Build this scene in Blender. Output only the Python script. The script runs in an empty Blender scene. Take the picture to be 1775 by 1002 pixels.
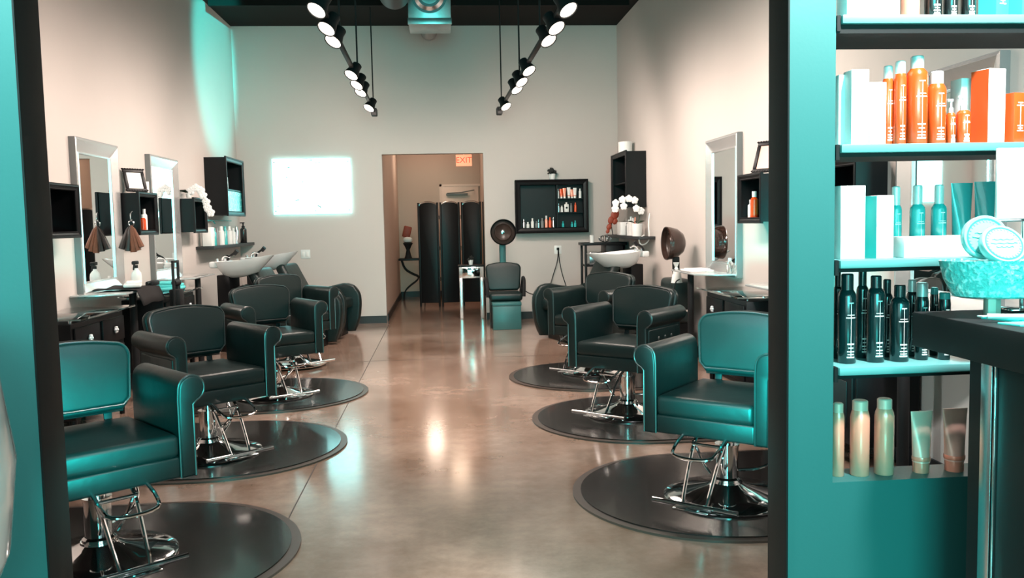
import bpy, bmesh, math, random
from mathutils import Vector, Matrix
random.seed(7)
PI = math.pi
COL = bpy.context.scene.collection
R = math.radians

# ------------------------------------------------------------------ camera (solved from the room's edges)
CH, CF, CP, CY, CR = 1.35, 1502.07, .0771, .0795, -.0207
def cam_axes():
    f = Vector((math.sin(CY)*math.cos(CP), math.cos(CY)*math.cos(CP), -math.sin(CP)))
    r = Vector((math.cos(CY), -math.sin(CY), 0)); u = r.cross(f)
    c, s = math.cos(CR), math.sin(CR)
    return f, c*r + s*u, -s*r + c*u
_f, _r, _u = cam_axes()
def at(u, v, axis, val):
    d = _f*CF + _r*(u-887.5) - _u*(v-501); o = Vector((0, 0, CH))
    return o + d*((val-o[axis])/d[axis])
cd = bpy.data.cameras.new('camera'); cam = bpy.data.objects.new('camera', cd); COL.objects.link(cam)
cd.lens = CF*36/1775; cd.sensor_width = 36; cd.clip_end = 200; cd.clip_start = .05
cam.matrix_world = Matrix(((_r.x, _u.x, -_f.x, 0), (_r.y, _u.y, -_f.y, 0), (_r.z, _u.z, -_f.z, CH), (0, 0, 0, 1)))
bpy.context.scene.camera = cam

# ------------------------------------------------------------------ materials
def mat(name, col, rough=.5, metal=0, spec=.5, coat=0, trans=0, emit=None, estr=0, ior=1.5, coat_rough=.1, bump=None, var=None, alpha=1):
    m = bpy.data.materials.new(name); m.use_nodes = True
    nt = m.node_tree; b = nt.nodes['Principled BSDF']; I = b.inputs
    I['Base Color'].default_value = (*col, 1); I['Roughness'].default_value = rough; I['Metallic'].default_value = metal
    I['Specular IOR Level'].default_value = spec; I['Coat Weight'].default_value = coat; I['Coat Roughness'].default_value = coat_rough
    I['Transmission Weight'].default_value = trans; I['IOR'].default_value = ior; I['Alpha'].default_value = alpha
    if emit: I['Emission Color'].default_value = (*emit, 1); I['Emission Strength'].default_value = estr
    tc = nt.nodes.new('ShaderNodeTexCoord')
    if var:   # (scale, other colour, lo, hi)
        n = nt.nodes.new('ShaderNodeTexNoise'); n.inputs['Scale'].default_value = var[0]; n.inputs['Detail'].default_value = 6
        r = nt.nodes.new('ShaderNodeValToRGB'); r.color_ramp.elements[0].position = var[2]; r.color_ramp.elements[1].position = var[3]
        r.color_ramp.elements[0].color = (*col, 1); r.color_ramp.elements[1].color = (*var[1], 1)
        nt.links.new(tc.outputs['Object'], n.inputs['Vector']); nt.links.new(n.outputs['Fac'], r.inputs['Fac'])
        nt.links.new(r.outputs['Color'], I['Base Color'])
    if bump:  # (scale, strength, distance)
        n = nt.nodes.new('ShaderNodeTexNoise'); n.inputs['Scale'].default_value = bump[0]; n.inputs['Detail'].default_value = 4
        bp = nt.nodes.new('ShaderNodeBump'); bp.inputs['Strength'].default_value = bump[1]; bp.inputs['Distance'].default_value = bump[2]
        nt.links.new(tc.outputs['Object'], n.inputs['Vector']); nt.links.new(n.outputs['Fac'], bp.inputs['Height'])
        nt.links.new(bp.outputs['Normal'], I['Normal'])
    return m
M = {}
M['wall'] = mat('painted_wall', (.58, .53, .50), .75, spec=.25, var=(1.2, (.555, .51, .48), .3, .7), bump=(160, .15, .002))
M['hallwall'] = mat('hall_wall', (.56, .45, .38), .8, spec=.2, bump=(160, .1, .002))
M['teal'] = mat('partition_paint', (.022, .125, .122), .5, spec=.4, var=(.9, (.019, .112, .11), .3, .7), bump=(90, .12, .002))
M['trim'] = mat('black_trim', (.005, .0065, .0068), .6, spec=.25)
M['ceil'] = mat('black_ceiling', (.010, .007, .006), .8, spec=.2)
M['base'] = mat('black_baseboard', (.02, .022, .024), .5)
M['black'] = mat('black_lacquer', (.006, .006, .007), .4, spec=.22)
M['blackmat'] = mat('matte_black', (.012, .012, .013), .6, spec=.3)
M['vinyl'] = mat('black_vinyl', (.003, .012, .0118), .42, spec=.42, bump=(9, .25, .01))
M['vinyl2'] = mat('black_vinyl_dull', (.005, .014, .014), .42, spec=.6, bump=(9, .25, .01))
M['pipe'] = mat('vinyl_piping', (.02, .024, .024), .3, spec=.9)
M['mat'] = mat('rubber_mat', (.012, .009, .008), .27, spec=.5, bump=(60, .15, .002))
M['mat'].node_tree.nodes['Principled BSDF'].inputs['Coat Weight'].default_value = .4
M['matedge'] = mat('rubber_mat_edge', (.06, .042, .034), .38, spec=.5)
M['chrome'] = mat('chrome', (.86, .87, .88), .07, 1)
M['steel'] = mat('brushed_steel', (.62, .64, .65), .25, 1)
M['silver'] = mat('silver_frame', (.92, .92, .92), .2, .8)
M['mirror'] = mat('mirror_glass', (.90, .92, .92), .015, 1)
M['white'] = mat('white_plastic', (.80, .79, .77), .35, coat=.2)
M['carton'] = mat('white_carton', (.86, .84, .82), .5)
M['porc'] = mat('white_porcelain', (.88, .88, .88), .12, coat=.6)
M['glass'] = mat('clear_glass', (.88, .98, .96), .02, trans=1, ior=1.45)
M['tealcarton'] = mat('teal_carton', (.04, .52, .50), .4)
M['tealglass'] = mat('teal_bottle', (.03, .42, .42), .2, spec=.6, coat=.5)
M['darkbottle'] = mat('dark_bottle', (.006, .022, .024), .18, coat=.6)
M['blackbottle'] = mat('black_bottle', (.01, .01, .01), .2, coat=.5)
M['orange'] = mat('orange_bottle', (.72, .075, .012), .25, .1, coat=.6)
M['orangecarton'] = mat('orange_carton', (.66, .07, .01), .45)
M['copper'] = mat('rose_copper_bottle', (.98, .36, .25), .25, .2, coat=.4)
M['rosetube'] = mat('rose_tube', (.98, .55, .45), .28, .2, coat=.3)
M['print'] = mat('pale_print', (.75, .80, .78), .5)
M['cap'] = mat('pale_cap', (.72, .80, .80), .2, .3)
M['shelfb'] = mat('shelf_board', (.10, .30, .30), .4)
M['brown'] = mat('smoky_brown_plastic', (.040, .020, .015), .16, coat=.5, alpha=.93)
M['dgreen'] = mat('green_leaf', (.02, .06, .03), .5)
M['dleaf'] = mat('dark_leaf', (.02, .022, .02), .6)
M['petal'] = mat('white_petal', (.9, .87, .86), .5)
M['red'] = mat('rust_red', (.30, .045, .02), .5)
M['hairbrown'] = mat('brown_hair', (.16, .05, .02), .4, bump=(200, .6, .01))
M['hairdark'] = mat('dark_hair', (.02, .012, .01), .4)
M['brown2'] = mat('dark_brown_plastic', (.035, .022, .018), .35, spec=.4)
M['galv'] = mat('galvanised_steel', (.55, .60, .60), .34, .9, var=(8, (.42, .47, .47), .35, .65))
M['duct'] = mat('grey_painted_duct', (.42, .38, .37), .5)
M['lamp'] = mat('lamp_lens', (1, .9, .8), .3, emit=(1, .86, .72), estr=5)
M['exit'] = mat('exit_face', (.9, .4, .25), .4, emit=(1, .42, .24), estr=.75)
M['exitred'] = mat('exit_letters', (.7, .05, .01), .4, emit=(1, .08, .01), estr=.45)
M['door'] = mat('hall_door_paint', (.78, .62, .54), .5)
M['plate'] = mat('wall_plate', (.70, .72, .71), .4)
M['marks'] = mat('board_marks', (.25, .42, .42), .4)
M['cloth'] = mat('dark_cloth', (.03, .028, .028), .9, spec=.1)
M['cyan'] = mat('aqua_paper', (.03, .72, .70), .4)
M['aquacloth'] = mat('aqua_towel', (.12, .70, .70), .8)
M['aquabox'] = mat('aqua_vinyl', (.03, .12, .12), .4, spec=.6)
M['drygrey'] = mat('grey_plastic', (.18, .19, .19), .4)
M['wood'] = mat('small_wood_blocks', (.45, .36, .31), .5)
M['board'] = mat('board_glass_added_glow', (.1, .1, .1), .15)
def added_glow_mat(m):  # aqua-white emission put into the glass board, which is no lamp
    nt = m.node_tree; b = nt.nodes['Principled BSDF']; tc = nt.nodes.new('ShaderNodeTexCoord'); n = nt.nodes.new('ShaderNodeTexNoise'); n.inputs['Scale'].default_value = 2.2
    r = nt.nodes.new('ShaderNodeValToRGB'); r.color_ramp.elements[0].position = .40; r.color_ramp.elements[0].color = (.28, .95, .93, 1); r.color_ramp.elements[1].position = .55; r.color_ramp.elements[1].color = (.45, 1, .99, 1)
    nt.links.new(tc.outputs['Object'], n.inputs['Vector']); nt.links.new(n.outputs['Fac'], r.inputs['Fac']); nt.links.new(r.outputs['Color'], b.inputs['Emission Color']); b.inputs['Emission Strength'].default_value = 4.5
added_glow_mat(M['board'])

def crystals():
    m = mat('aqua_crystals', (.04, .62, .62), .15, coat=.6); nt = m.node_tree; b = nt.nodes['Principled BSDF']
    tc = nt.nodes.new('ShaderNodeTexCoord'); v = nt.nodes.new('ShaderNodeTexVoronoi'); v.inputs['Scale'].default_value = 55
    r = nt.nodes.new('ShaderNodeValToRGB'); r.color_ramp.elements[0].color = (.03, .50, .50, 1); r.color_ramp.elements[1].color = (.55, .95, .92, 1)
    sp = nt.nodes.new('ShaderNodeSeparateColor'); nt.links.new(tc.outputs['Object'], v.inputs['Vector']); nt.links.new(v.outputs['Color'], sp.inputs['Color'])
    nt.links.new(sp.outputs['Red'], r.inputs['Fac']); nt.links.new(r.outputs['Color'], b.inputs['Base Color'])
    bp = nt.nodes.new('ShaderNodeBump'); bp.inputs['Strength'].default_value = 1; bp.inputs['Distance'].default_value = .01
    nt.links.new(v.outputs['Distance'], bp.inputs['Height']); nt.links.new(bp.outputs['Normal'], b.inputs['Normal'])
    return m
M['crystal'] = crystals()
def floor_mat():
    m = mat('polished_concrete', (.25, .19, .16), .2, spec=.5); nt = m.node_tree; b = nt.nodes['Principled BSDF']
    L = nt.links.new; N = nt.nodes.new
    tc = N('ShaderNodeTexCoord')
    n1 = N('ShaderNodeTexNoise'); n1.inputs['Scale'].default_value = .9; n1.inputs['Detail'].default_value = 8; n1.inputs['Roughness'].default_value = .62
    n2 = N('ShaderNodeTexNoise'); n2.inputs['Scale'].default_value = 7; n2.inputs['Detail'].default_value = 8; n2.inputs['Roughness'].default_value = .7
    for n in (n1, n2): L(tc.outputs['Object'], n.inputs['Vector'])
    r1 = N('ShaderNodeValToRGB'); e = r1.color_ramp.elements; e[0].position = .32; e[0].color = (.19, .108, .072, 1); e[1].position = .68; e[1].color = (.42, .30, .24, 1)
    L(n1.outputs['Fac'], r1.inputs['Fac'])
    r2 = N('ShaderNodeValToRGB'); e = r2.color_ramp.elements; e[0].position = .35; e[0].color = (.82, .80, .78, 1); e[1].position = .62; e[1].color = (1.06, 1.05, 1.05, 1)
    L(n2.outputs['Fac'], r2.inputs['Fac'])
    mx = N('ShaderNodeMix'); mx.data_type = 'RGBA'; mx.blend_type = 'MULTIPLY'; mx.inputs['Factor'].default_value = 1
    L(r1.outputs['Color'], mx.inputs['A']); L(r2.outputs['Color'], mx.inputs['B']); L(mx.outputs['Result'], b.inputs['Base Color'])
    b.inputs['Coat Weight'].default_value = .45; b.inputs['Coat Roughness'].default_value = .12
    r3 = N('ShaderNodeMapRange'); r3.inputs['To Min'].default_value = .12; r3.inputs['To Max'].default_value = .26
    L(n2.outputs['Fac'], r3.inputs['Value']); L(r3.outputs['Result'], b.inputs['Roughness'])
    bp = N('ShaderNodeBump'); bp.inputs['Strength'].default_value = .05; bp.inputs['Distance'].default_value = .01
    L(n1.outputs['Fac'], bp.inputs['Height']); L(bp.outputs['Normal'], b.inputs['Normal'])
    return m
M['floor'] = floor_mat()

# ------------------------------------------------------------------ mesh builder
class MB:
    def __init__(s): s.bm = bmesh.new()
    def _bev(s, verts, bev, seg):
        if bev > 0:
            es = {e for v in verts for e in v.link_edges}
            bmesh.ops.bevel(s.bm, geom=list(es), offset=bev, segments=seg, affect='EDGES', profile=.5, clamp_overlap=True)
    def box(s, c, d, bev=0, rot=None, seg=2):
        r = bmesh.ops.create_cube(s.bm, size=1)['verts']
        mt = Matrix.Translation(c) @ (rot.to_4x4() if rot else Matrix.Identity(4)) @ Matrix.Diagonal((*d, 1))
        bmesh.ops.transform(s.bm, matrix=mt, verts=r); s._bev(r, bev, seg); return s
    def bx(s, x0, x1, y0, y1, z0, z1, bev=0, seg=2):
        return s.box(((x0+x1)/2, (y0+y1)/2, (z0+z1)/2), (abs(x1-x0), abs(y1-y0), abs(z1-z0)), bev, None, seg)
    def cyl(s, p0, p1, r0, r1=None, seg=20, caps=True):
        p0 = Vector(p0); p1 = Vector(p1); r1 = r0 if r1 is None else r1; d = p1-p0
        q = d.to_track_quat('Z', 'Y').to_matrix().to_4x4()
        bmesh.ops.create_cone(s.bm, cap_ends=caps, segments=seg, radius1=r0, radius2=max(r1, 1e-5), depth=d.length, matrix=Matrix.Translation((p0+p1)/2) @ q)
        return s
    def lathe(s, prof, c=(0, 0, 0), seg=32, rot=None, sc=(1, 1, 1)):
        mt = Matrix.Translation(c) @ (rot.to_4x4() if rot else Matrix.Identity(4)) @ Matrix.Diagonal((*sc, 1))
        rings = []
        for (r, z) in prof:
            if r < 1e-6: rings.append([s.bm.verts.new(mt @ Vector((0, 0, z)))])
            else: rings.append([s.bm.verts.new(mt @ Vector((r*math.cos(2*PI*i/seg), r*math.sin(2*PI*i/seg), z))) for i in range(seg)])
        for a, b in zip(rings, rings[1:]):
            for i in range(seg):
                j = (i+1) % seg
                vs = [a[i % len(a)], a[j % len(a)], b[j % len(b)], b[i % len(b)]]
                u = []
                for v in vs:
                    if v not in u: u.append(v)
                if len(u) > 2:
                    try: s.bm.faces.new(u)
                    except ValueError: pass
        return s
    def tube(s, pts, r, seg=8, closed=False, smooth=0):
        P = [Vector(p) for p in pts]
        for _ in range(smooth):
            Q = []
            n = len(P)
            rng = range(n) if closed else range(n-1)
            if not closed: Q.append(P[0])
            for i in rng:
                a, b = P[i], P[(i+1) % n]
                Q += [a*.75+b*.25, a*.25+b*.75]
            if not closed: Q.append(P[-1])
            P = Q
        n = len(P); rings = []; up = None
        for i in range(n):
            t = (P[(i+1) % n]-P[i-1]) if closed else (P[min(i+1, n-1)]-P[max(i-1, 0)])
            t.normalize()
            if up is None:
                up = Vector((0, 0, 1)) if abs(t.z) < .9 else Vector((1, 0, 0))
            a = t.cross(up)
            if a.length < 1e-4: a = t.orthogonal()
            a.normalize(); b = a.cross(t); up = b
            rr = r[i] if isinstance(r, (list, tuple)) else r
            rings.append([s.bm.verts.new(P[i] + a*rr*math.cos(2*PI*k/seg) + b*rr*math.sin(2*PI*k/seg)) for k in range(seg)])
        for i in range(n if closed else n-1):
            A, B = rings[i], rings[(i+1) % n]
            for k in range(seg):
                s.bm.faces.new((A[k], A[(k+1) % seg], B[(k+1) % seg], B[k]))
        if not closed:
            s.bm.faces.new(rings[0][::-1]); s.bm.faces.new(rings[-1])
        return s
    def prism(s, poly, a, b, axis='y', bev=0, mt=None, seg=2):
        def P(u, v, t): return Vector({'x': (t, u, v), 'y': (u, t, v), 'z': (u, v, t)}[axis])
        lo = [s.bm.verts.new(P(u, v, a)) for u, v in poly]; hi = [s.bm.verts.new(P(u, v, b)) for u, v in poly]
        f1 = s.bm.faces.new(lo); f2 = s.bm.faces.new(hi[::-1]); n = len(poly)
        for i in range(n): s.bm.faces.new((lo[i], hi[i], hi[(i+1) % n], lo[(i+1) % n]))
        if mt: bmesh.ops.transform(s.bm, matrix=mt, verts=lo+hi)
        if bev > 0: bmesh.ops.bevel(s.bm, geom=list(set(f1.edges) | set(f2.edges)), offset=bev, segments=seg, affect='EDGES', profile=.5, clamp_overlap=True)
        return s
    def sph(s, c, d, seg=16, rot=None):
        mt = Matrix.Translation(c) @ (rot.to_4x4() if rot else Matrix.Identity(4)) @ Matrix.Diagonal((*d, 1))
        bmesh.ops.create_uvsphere(s.bm, u_segments=seg, v_segments=max(6, seg//2), radius=1, matrix=mt); return s
    def quad(s, pts):
        s.bm.faces.new([s.bm.verts.new(p) for p in pts]); return s
    def arc(s, c, r, z0, z1, a0, a1, n=6):
        for i in range(n):
            t0 = a0+(a1-a0)*i/n; t1 = a0+(a1-a0)*(i+1)/n
            s.quad([(c[0]+r*math.cos(t0), c[1]+r*math.sin(t0), z0), (c[0]+r*math.cos(t1), c[1]+r*math.sin(t1), z0),
                    (c[0]+r*math.cos(t1), c[1]+r*math.sin(t1), z1), (c[0]+r*math.cos(t0), c[1]+r*math.sin(t0), z1)])
        return s
    def build(s, name, m, parent=None, loc=(0, 0, 0), rz=0, flat=False):
        bmesh.ops.recalc_face_normals(s.bm, faces=s.bm.faces)
        me = bpy.data.meshes.new(name); s.bm.to_mesh(me); s.bm.free(); me.materials.append(m)
        if not flat:
            me.shade_smooth(); me.set_sharp_from_angle(angle=R(38))
        o = bpy.data.objects.new(name, me); COL.objects.link(o); o.location = loc; o.rotation_euler = (0, 0, rz)
        if parent: o.parent = parent
        return o
def tag(o, label=None, cat=None, group=None, kind=None):
    if label: o['label'] = label
    if cat: o['category'] = cat
    if group: o['group'] = group
    if kind: o['kind'] = kind
    return o
def thing(name, label, cat, loc=(0, 0, 0), rz=0, group=None):
    o = bpy.data.objects.new(name, None); o.empty_display_size = .1; COL.objects.link(o); o.location = loc; o.rotation_euler = (0, 0, rz)
    return tag(o, label, cat, group)
def struct(name, mb, m, parent=None):
    o = mb.build(name, m, parent)
    if not parent: o['kind'] = 'structure'
    return o
def copy_tree(o, parent=None):
    c = o.copy(); COL.objects.link(c)
    if parent: c.parent = parent
    for ch in list(o.children): copy_tree(ch, c)
    return c
def put(src, used, loc, rz, label, group=None, name=None):
    o = src if not used else copy_tree(src)
    o.location = loc; o.rotation_euler = (0, 0, rz); o['label'] = label
    if group: o['group'] = group
    return o
def text_mesh(name, body, size, m, parent, loc, rot=(PI/2, 0, 0), ext=.002):
    cu = bpy.data.curves.new(name, 'FONT'); cu.body = body; cu.size = size; cu.extrude = ext; cu.align_x = 'CENTER'; cu.align_y = 'CENTER'
    t = bpy.data.objects.new('tmp', cu); COL.objects.link(t)
    me = bpy.data.meshes.new_from_object(t.evaluated_get(bpy.context.evaluated_depsgraph_get()))
    bpy.data.objects.remove(t)
    me.materials.clear(); me.materials.append(m)
    o = bpy.data.objects.new(name, me); COL.objects.link(o); o.location = loc; o.rotation_euler = rot; o.parent = parent
    return o

# ------------------------------------------------------------------ the room
XL, XR, YB, HC = -2.717, 2.471, 11.99, 4.016
YP0, YP1 = 2.2, 2.32            # partition
OX0, OX1 = -1.005, .902         # its opening
DL, DR, DH = -.784, .596, 2.304 # doorway in the back wall
HY = 16.2
struct('floor', MB().bx(-5, 5, -3.6, HY+.2, -.1, 0), M['floor'])
struct('ceiling', MB().bx(-5, 5, -3.6, YB+.15, HC, HC+.1), M['ceil'])
struct('wall_left', MB().bx(XL-.12, XL, YP1, YB, 0, HC), M['wall'])
struct('wall_right', MB().bx(XR, XR+.12, YP1, YB, 0, HC), M['wall'])
w = MB(); w.bx(XL-.12, DL, YB, YB+.14, 0, HC); w.bx(DR, XR+.12, YB, YB+.14, 0, HC); w.bx(DL, DR, YB, YB+.14, DH, HC)
struct('wall_back', w, M['wall'])
struct('baseboard_back', MB().bx(XL, DL, YB-.014, YB, 0, .10).bx(DR, XR, YB-.014, YB, 0, .10), M['base'])
struct('baseboard_left', MB().bx(XL, XL+.014, YP1, YB-.015, 0, .10), M['base'])
struct('baseboard_right', MB().bx(XR-.014, XR, YP1, YB-.015, 0, .10), M['base'])
# hall behind the doorway
struct('wall_hall_left', MB().bx(DL-.12, DL-.002, YB+.14, HY, 0, 2.75), M['hallwall'])
struct('wall_hall_right', MB().bx(.735, .85, YB+.14, HY, 0, 2.75).bx(.596, .735, YB+.14, YB+.2, 0, 2.75), M['hallwall'])
struct('wall_hall_back', MB().bx(DL-.12, .85, HY, HY+.12, 0, 2.75), M['hallwall'])
struct('ceiling_hall', MB().bx(DL-.12, .85, YB+.14, HY+.12, 2.75, 2.85), M['hallwall'])
struct('baseboard_hall', MB().bx(DL, .0, HY-.014, HY, 0, .1).bx(DL-.002, DL+.012, YB+.16, HY-.015, 0, .1), M['base'])
# saw cuts in the concrete
j = MB()
j.bx(-.747, -.741, YP1+.02, YB-.02, 0, .0008); j.bx(XL+.02, XR-.02, 8.62, 8.626, 0, .0008)
struct('trim_floor_joint', j, mat('joint_dark', (.05, .035, .03), .6))
# partition between reception and salon
SX0, SZ0 = 1.026, .636; SX1, SZ1 = 2.05, 2.9
struct('wall_partition_left', MB().bx(-5, OX0, YP0, YP1, 0, HC), M['teal'])
p = MB(); p.bx(OX1, SX0, YP0, YP1, 0, HC); p.bx(SX0, SX1, YP0, YP1, 0, SZ0); p.bx(SX1, 5, YP0, YP1, 0, HC); p.bx(SX0, SX1, YP0, YP1, SZ1, HC)
struct('wall_partition_right', p, M['teal'])
struct('trim_opening_left', MB().bx(OX0-.0, OX0+.006, YP0-.006, YP1+.006, 0, HC, .002), M['trim'])
struct('trim_opening_right', MB().bx(OX1-.006, OX1, YP0-.006, YP1+.006, 0, HC, .002), M['trim'])
# reception room and its storefront
struct('wall_reception_left', MB().bx(-5.1, -5, -3.6, YP0, 0, HC), M['teal'])
struct('wall_reception_right', MB().bx(5, 5.1, -3.6, YP0, 0, HC), M['teal'])
sf = MB(); sf.bx(-5, 5, -3.6, -3.5, 0, .35); sf.bx(-5, 5, -3.6, -3.5, 3.5, HC)
for x in (-5, -2.5, 0, 2.5, 4.92): sf.bx(x, x+.08, -3.6, -3.5, .35, 3.5)
struct('window_1', sf, M['trim'])

# ------------------------------------------------------------------ salon chair
def rounded_back(w0, w1, h, rise, r=.05, n=7):
    # outline: bottom width w0, top width w1, crowned top
    P = [(-w0/2+r*.5, 0), (w0/2-r*.5, 0), (w0/2, r*.5)]
    for i in range(n+1):
        a = (PI/2)*i/n; P.append((w1/2-r+r*math.cos(a), h-r+r*math.sin(a)))
    for i in range(1, 9):
        x = (w1/2-r)*(1-2*i/9); P.append((x, h+rise*(1-(x/(w1/2-r))**2)))
    for i in range(n+1):
        a = PI/2+(PI/2)*i/n; P.append((-w1/2+r+r*math.cos(a), h-r+r*math.sin(a)))
    P.append((-w0/2, r*.5)); return P
def arm_profile(s, z0=.358, zt=.765, w=.060, r=.053):
    # front view, inner face at x=0, s=+1 outer towards +x
    cz = zt-r; cx = .056
    P = [(0, z0), (0, cz-.04)]
    a0 = PI+math.asin(.02/r)*0; 
    for i in range(15):
        a = R(175)-R(245)*i/14
        P.append((cx+r*math.cos(a), cz+r*math.sin(a)))
    P += [(w, cz-.065), (w, z0)]
    return [(s*x, z) for x, z in P]
def make_chair(full=True):
    t = thing('salon_chair', 'x', 'salon chair', group=None)
    V = M['vinyl']; hw = .236
    # base, column
    MB().lathe([(0, .016), (.285, .016), (.298, .020), (.30, .027), (.285, .036), (.20, .052), (.10, .078), (.072, .092), (.07, .10), (0, .10)], seg=48).build('base_plate', M['chrome'], t)
    c = MB(); c.cyl((0, 0, .09), (0, 0, .27), .052, seg=32); c.cyl((0, 0, .268), (0, 0, .278), .057, seg=32); c.cyl((0, 0, .27), (0, 0, .36), .034, seg=24)
    c.build('column', M['chrome'], t)
    MB().lathe([(.07, .085), (.068, .09), (.064, .11), (.054, .118)], seg=32).build('collar', M['chrome'], t)
    c = MB(); c.tube([(.05, .02, .15), (.14, .05, .16), (.20, .10, .20), (.22, .18, .24)], .007, smooth=2); c.cyl((.215, .165, .235), (.225, .20, .252), .011)
    c.build('pump_lever', M['chrome'], t)
    c = MB(); c.bx(-.13, .13, -.15, .15, .335, .357, .004); c.cyl((0, 0, .33), (0, 0, .35), .06)
    c.build('swivel_plate', M['blackmat'], t)
    # footrest: two bent rods, tread bar, upper loop
    f = MB()
    for s in (-1, 1):
        f.tube([(s*.075, -.17, .35), (s*.07, -.24, .31), (s*.06, -.36, .13), (s*.055, -.385, .085)], .0085, smooth=2)
        f.tube([(s*.075, -.22, .33), (s*.045, -.18, .22), (s*.035, -.12, .16)], .007, smooth=1)
    f.cyl((-.075, -.235, .318), (.075, -.235, .318), .007)
    f.build('footrest_frame', M['chrome'], t)
    f = MB(); f.cyl((-.20, -.39, .080), (.20, -.39, .080), .0115, seg=16); f.box((0, -.41, .070), (.17, .055, .012), .005)
    f.build('footrest_tread', M['chrome'], t)
    f = MB(); f.tube([(-.10, -.26, .37), (-.105, -.36, .335), (-.09, -.43, .30), (.09, -.43, .30), (.105, -.36, .335), (.10, -.26, .37)], .0075, smooth=2)
    f.build('footrest_loop', M['chrome'], t)
    # seat
    MB().box((0, -.015, .402), (2*hw, .53, .088), .012, seg=3).build('seat_base', V, t)
    sc = MB().box((0, -.022, .489), (2*hw-.004, .53, .096), .026, seg=4).build('seat_cushion', V, t)
    pz = .522; y0 = -.283; x0 = hw-.012
    MB().tube([(-x0, y0+.01, pz), (x0, y0+.01, pz)], .005).build('piping', M['pipe'], sc)
    # arms
    for s in (-1, 1):
        a = MB(); a.prism(arm_profile(s), -.285, .215, 'y', .010, Matrix.Translation((s*hw, 0, 0)), 3)
        ao = a.build('armrest', V, t)
        if s < 0: pass
        pr = [(s*hw+x, -.279, z) for x, z in arm_profile(s)]
        MB().tube(pr, .0048, seg=6, closed=True).build('piping', M['pipe'], ao)
        for k in (-.09, .0, .09):
            MB().sph((s*(hw+.064), k-.02, .57), (.007, .014, .014), 12).build('button', M['pipe'], ao)
        MB().box((s*(hw+.060), -.03, .57), (.012, .42, .13), .006, seg=3).build('side_panel', V, ao)
    # back
    tilt = Matrix.Translation((0, .165, .60)) @ Matrix.Rotation(R(-11), 4, 'X')
    o1 = rounded_back(.43, .47, .275, .018, .06)
    b = MB().prism(o1, 0, .055, 'y', .018, tilt, 4); bo = b.build('backrest', V, t)
    fr = [tilt @ Vector((x*.985, .004, z*.985+.002)) for x, z in o1]
    MB().tube(fr, .005, seg=6, closed=True).build('piping', M['pipe'], bo)
    o2 = rounded_back(.45, .49, .305, .02, .06)
    MB().prism(o2, .052, .095, 'y', .018, tilt @ Matrix.Translation((0, 0, -.02)), 4).build('back_shell', V, t)
    m = MB()
    for s in (-1, 1): m.box((s*.14, .245, .55), (.035, .012, .30), .003, Matrix.Rotation(R(-8), 3, 'X'))
    m.cyl((-.20, .235, .57), (.20, .235, .57), .008)
    m.build('back_bracket', M['blackmat'], t)
    return t
chair0 = make_chair()
CG = None
chairs = [
    ((1.33, 3.97), R(-40), 'black vinyl salon chair nearest the shelf wall, on the front right floor mat'),
    ((1.25, 5.83), R(-42), 'black vinyl salon chair with buttoned arm on the middle right floor mat'),
    ((1.32, 7.50), R(-45), 'black vinyl salon chair behind the middle right one, in front of the white basin'),
    ((-1.42, 3.56), R(39), 'black vinyl salon chair at lower left, partly behind the black door trim'),
    ((-1.41, 5.20), R(40), 'black vinyl salon chair on the second left floor mat'),
    ((-1.35, 6.93), R(32), 'black vinyl salon chair on the third left floor mat'),
    ((-1.45, 8.45), R(40), 'black vinyl salon chair farthest back in the left row, before the basins')]
MATZ = .016
for i, ((x, y), rz, lb) in enumerate(chairs):
    put(chair0, i > 0, (x, y, 0), rz, lb, None)
# ------------------------------------------------------------------ mats
def mat_outline(r, back, n=40):
    P = [(r*math.cos(PI/2+PI*i/n), r*math.sin(PI/2+PI*i/n)) for i in range(n+1)]
    return P + [(back, -r), (back, r)]
def make_mat(s, r, loc, label):
    t = thing('floor_mat', label, 'floor mat', (*loc, 0))
    o = [(s*x, y) for x, y in mat_outline(r, .78)]
    MB().prism(o, 0, .010, 'z', .004).build('bevelled_edge', M['matedge'], t)
    o = [(s*x, y) for x, y in mat_outline(r-.04, .74)]
    MB().prism(o, .009, .016, 'z', .004).build('rubber_top', M['mat'], t)
make_mat(1, .69, (1.30, 4.10), 'black rubber half-round floor mat at lower right under the nearest chair')
make_mat(1, .71, (1.29, 5.75), 'black rubber half-round floor mat, middle of the three on the right')
make_mat(1, .72, (1.27, 7.40), 'black rubber half-round floor mat farthest back on the right')
make_mat(-1, .70, (-1.33, 3.60), 'black rubber half-round floor mat at lower left, cut by the frame bottom')
make_mat(-1, .72, (-1.34, 5.35), 'black rubber half-round floor mat under the second left chair')
make_mat(-1, .72, (-1.35, 7.03), 'black rubber half-round floor mat with aqua sheen under the third left chair')

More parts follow.
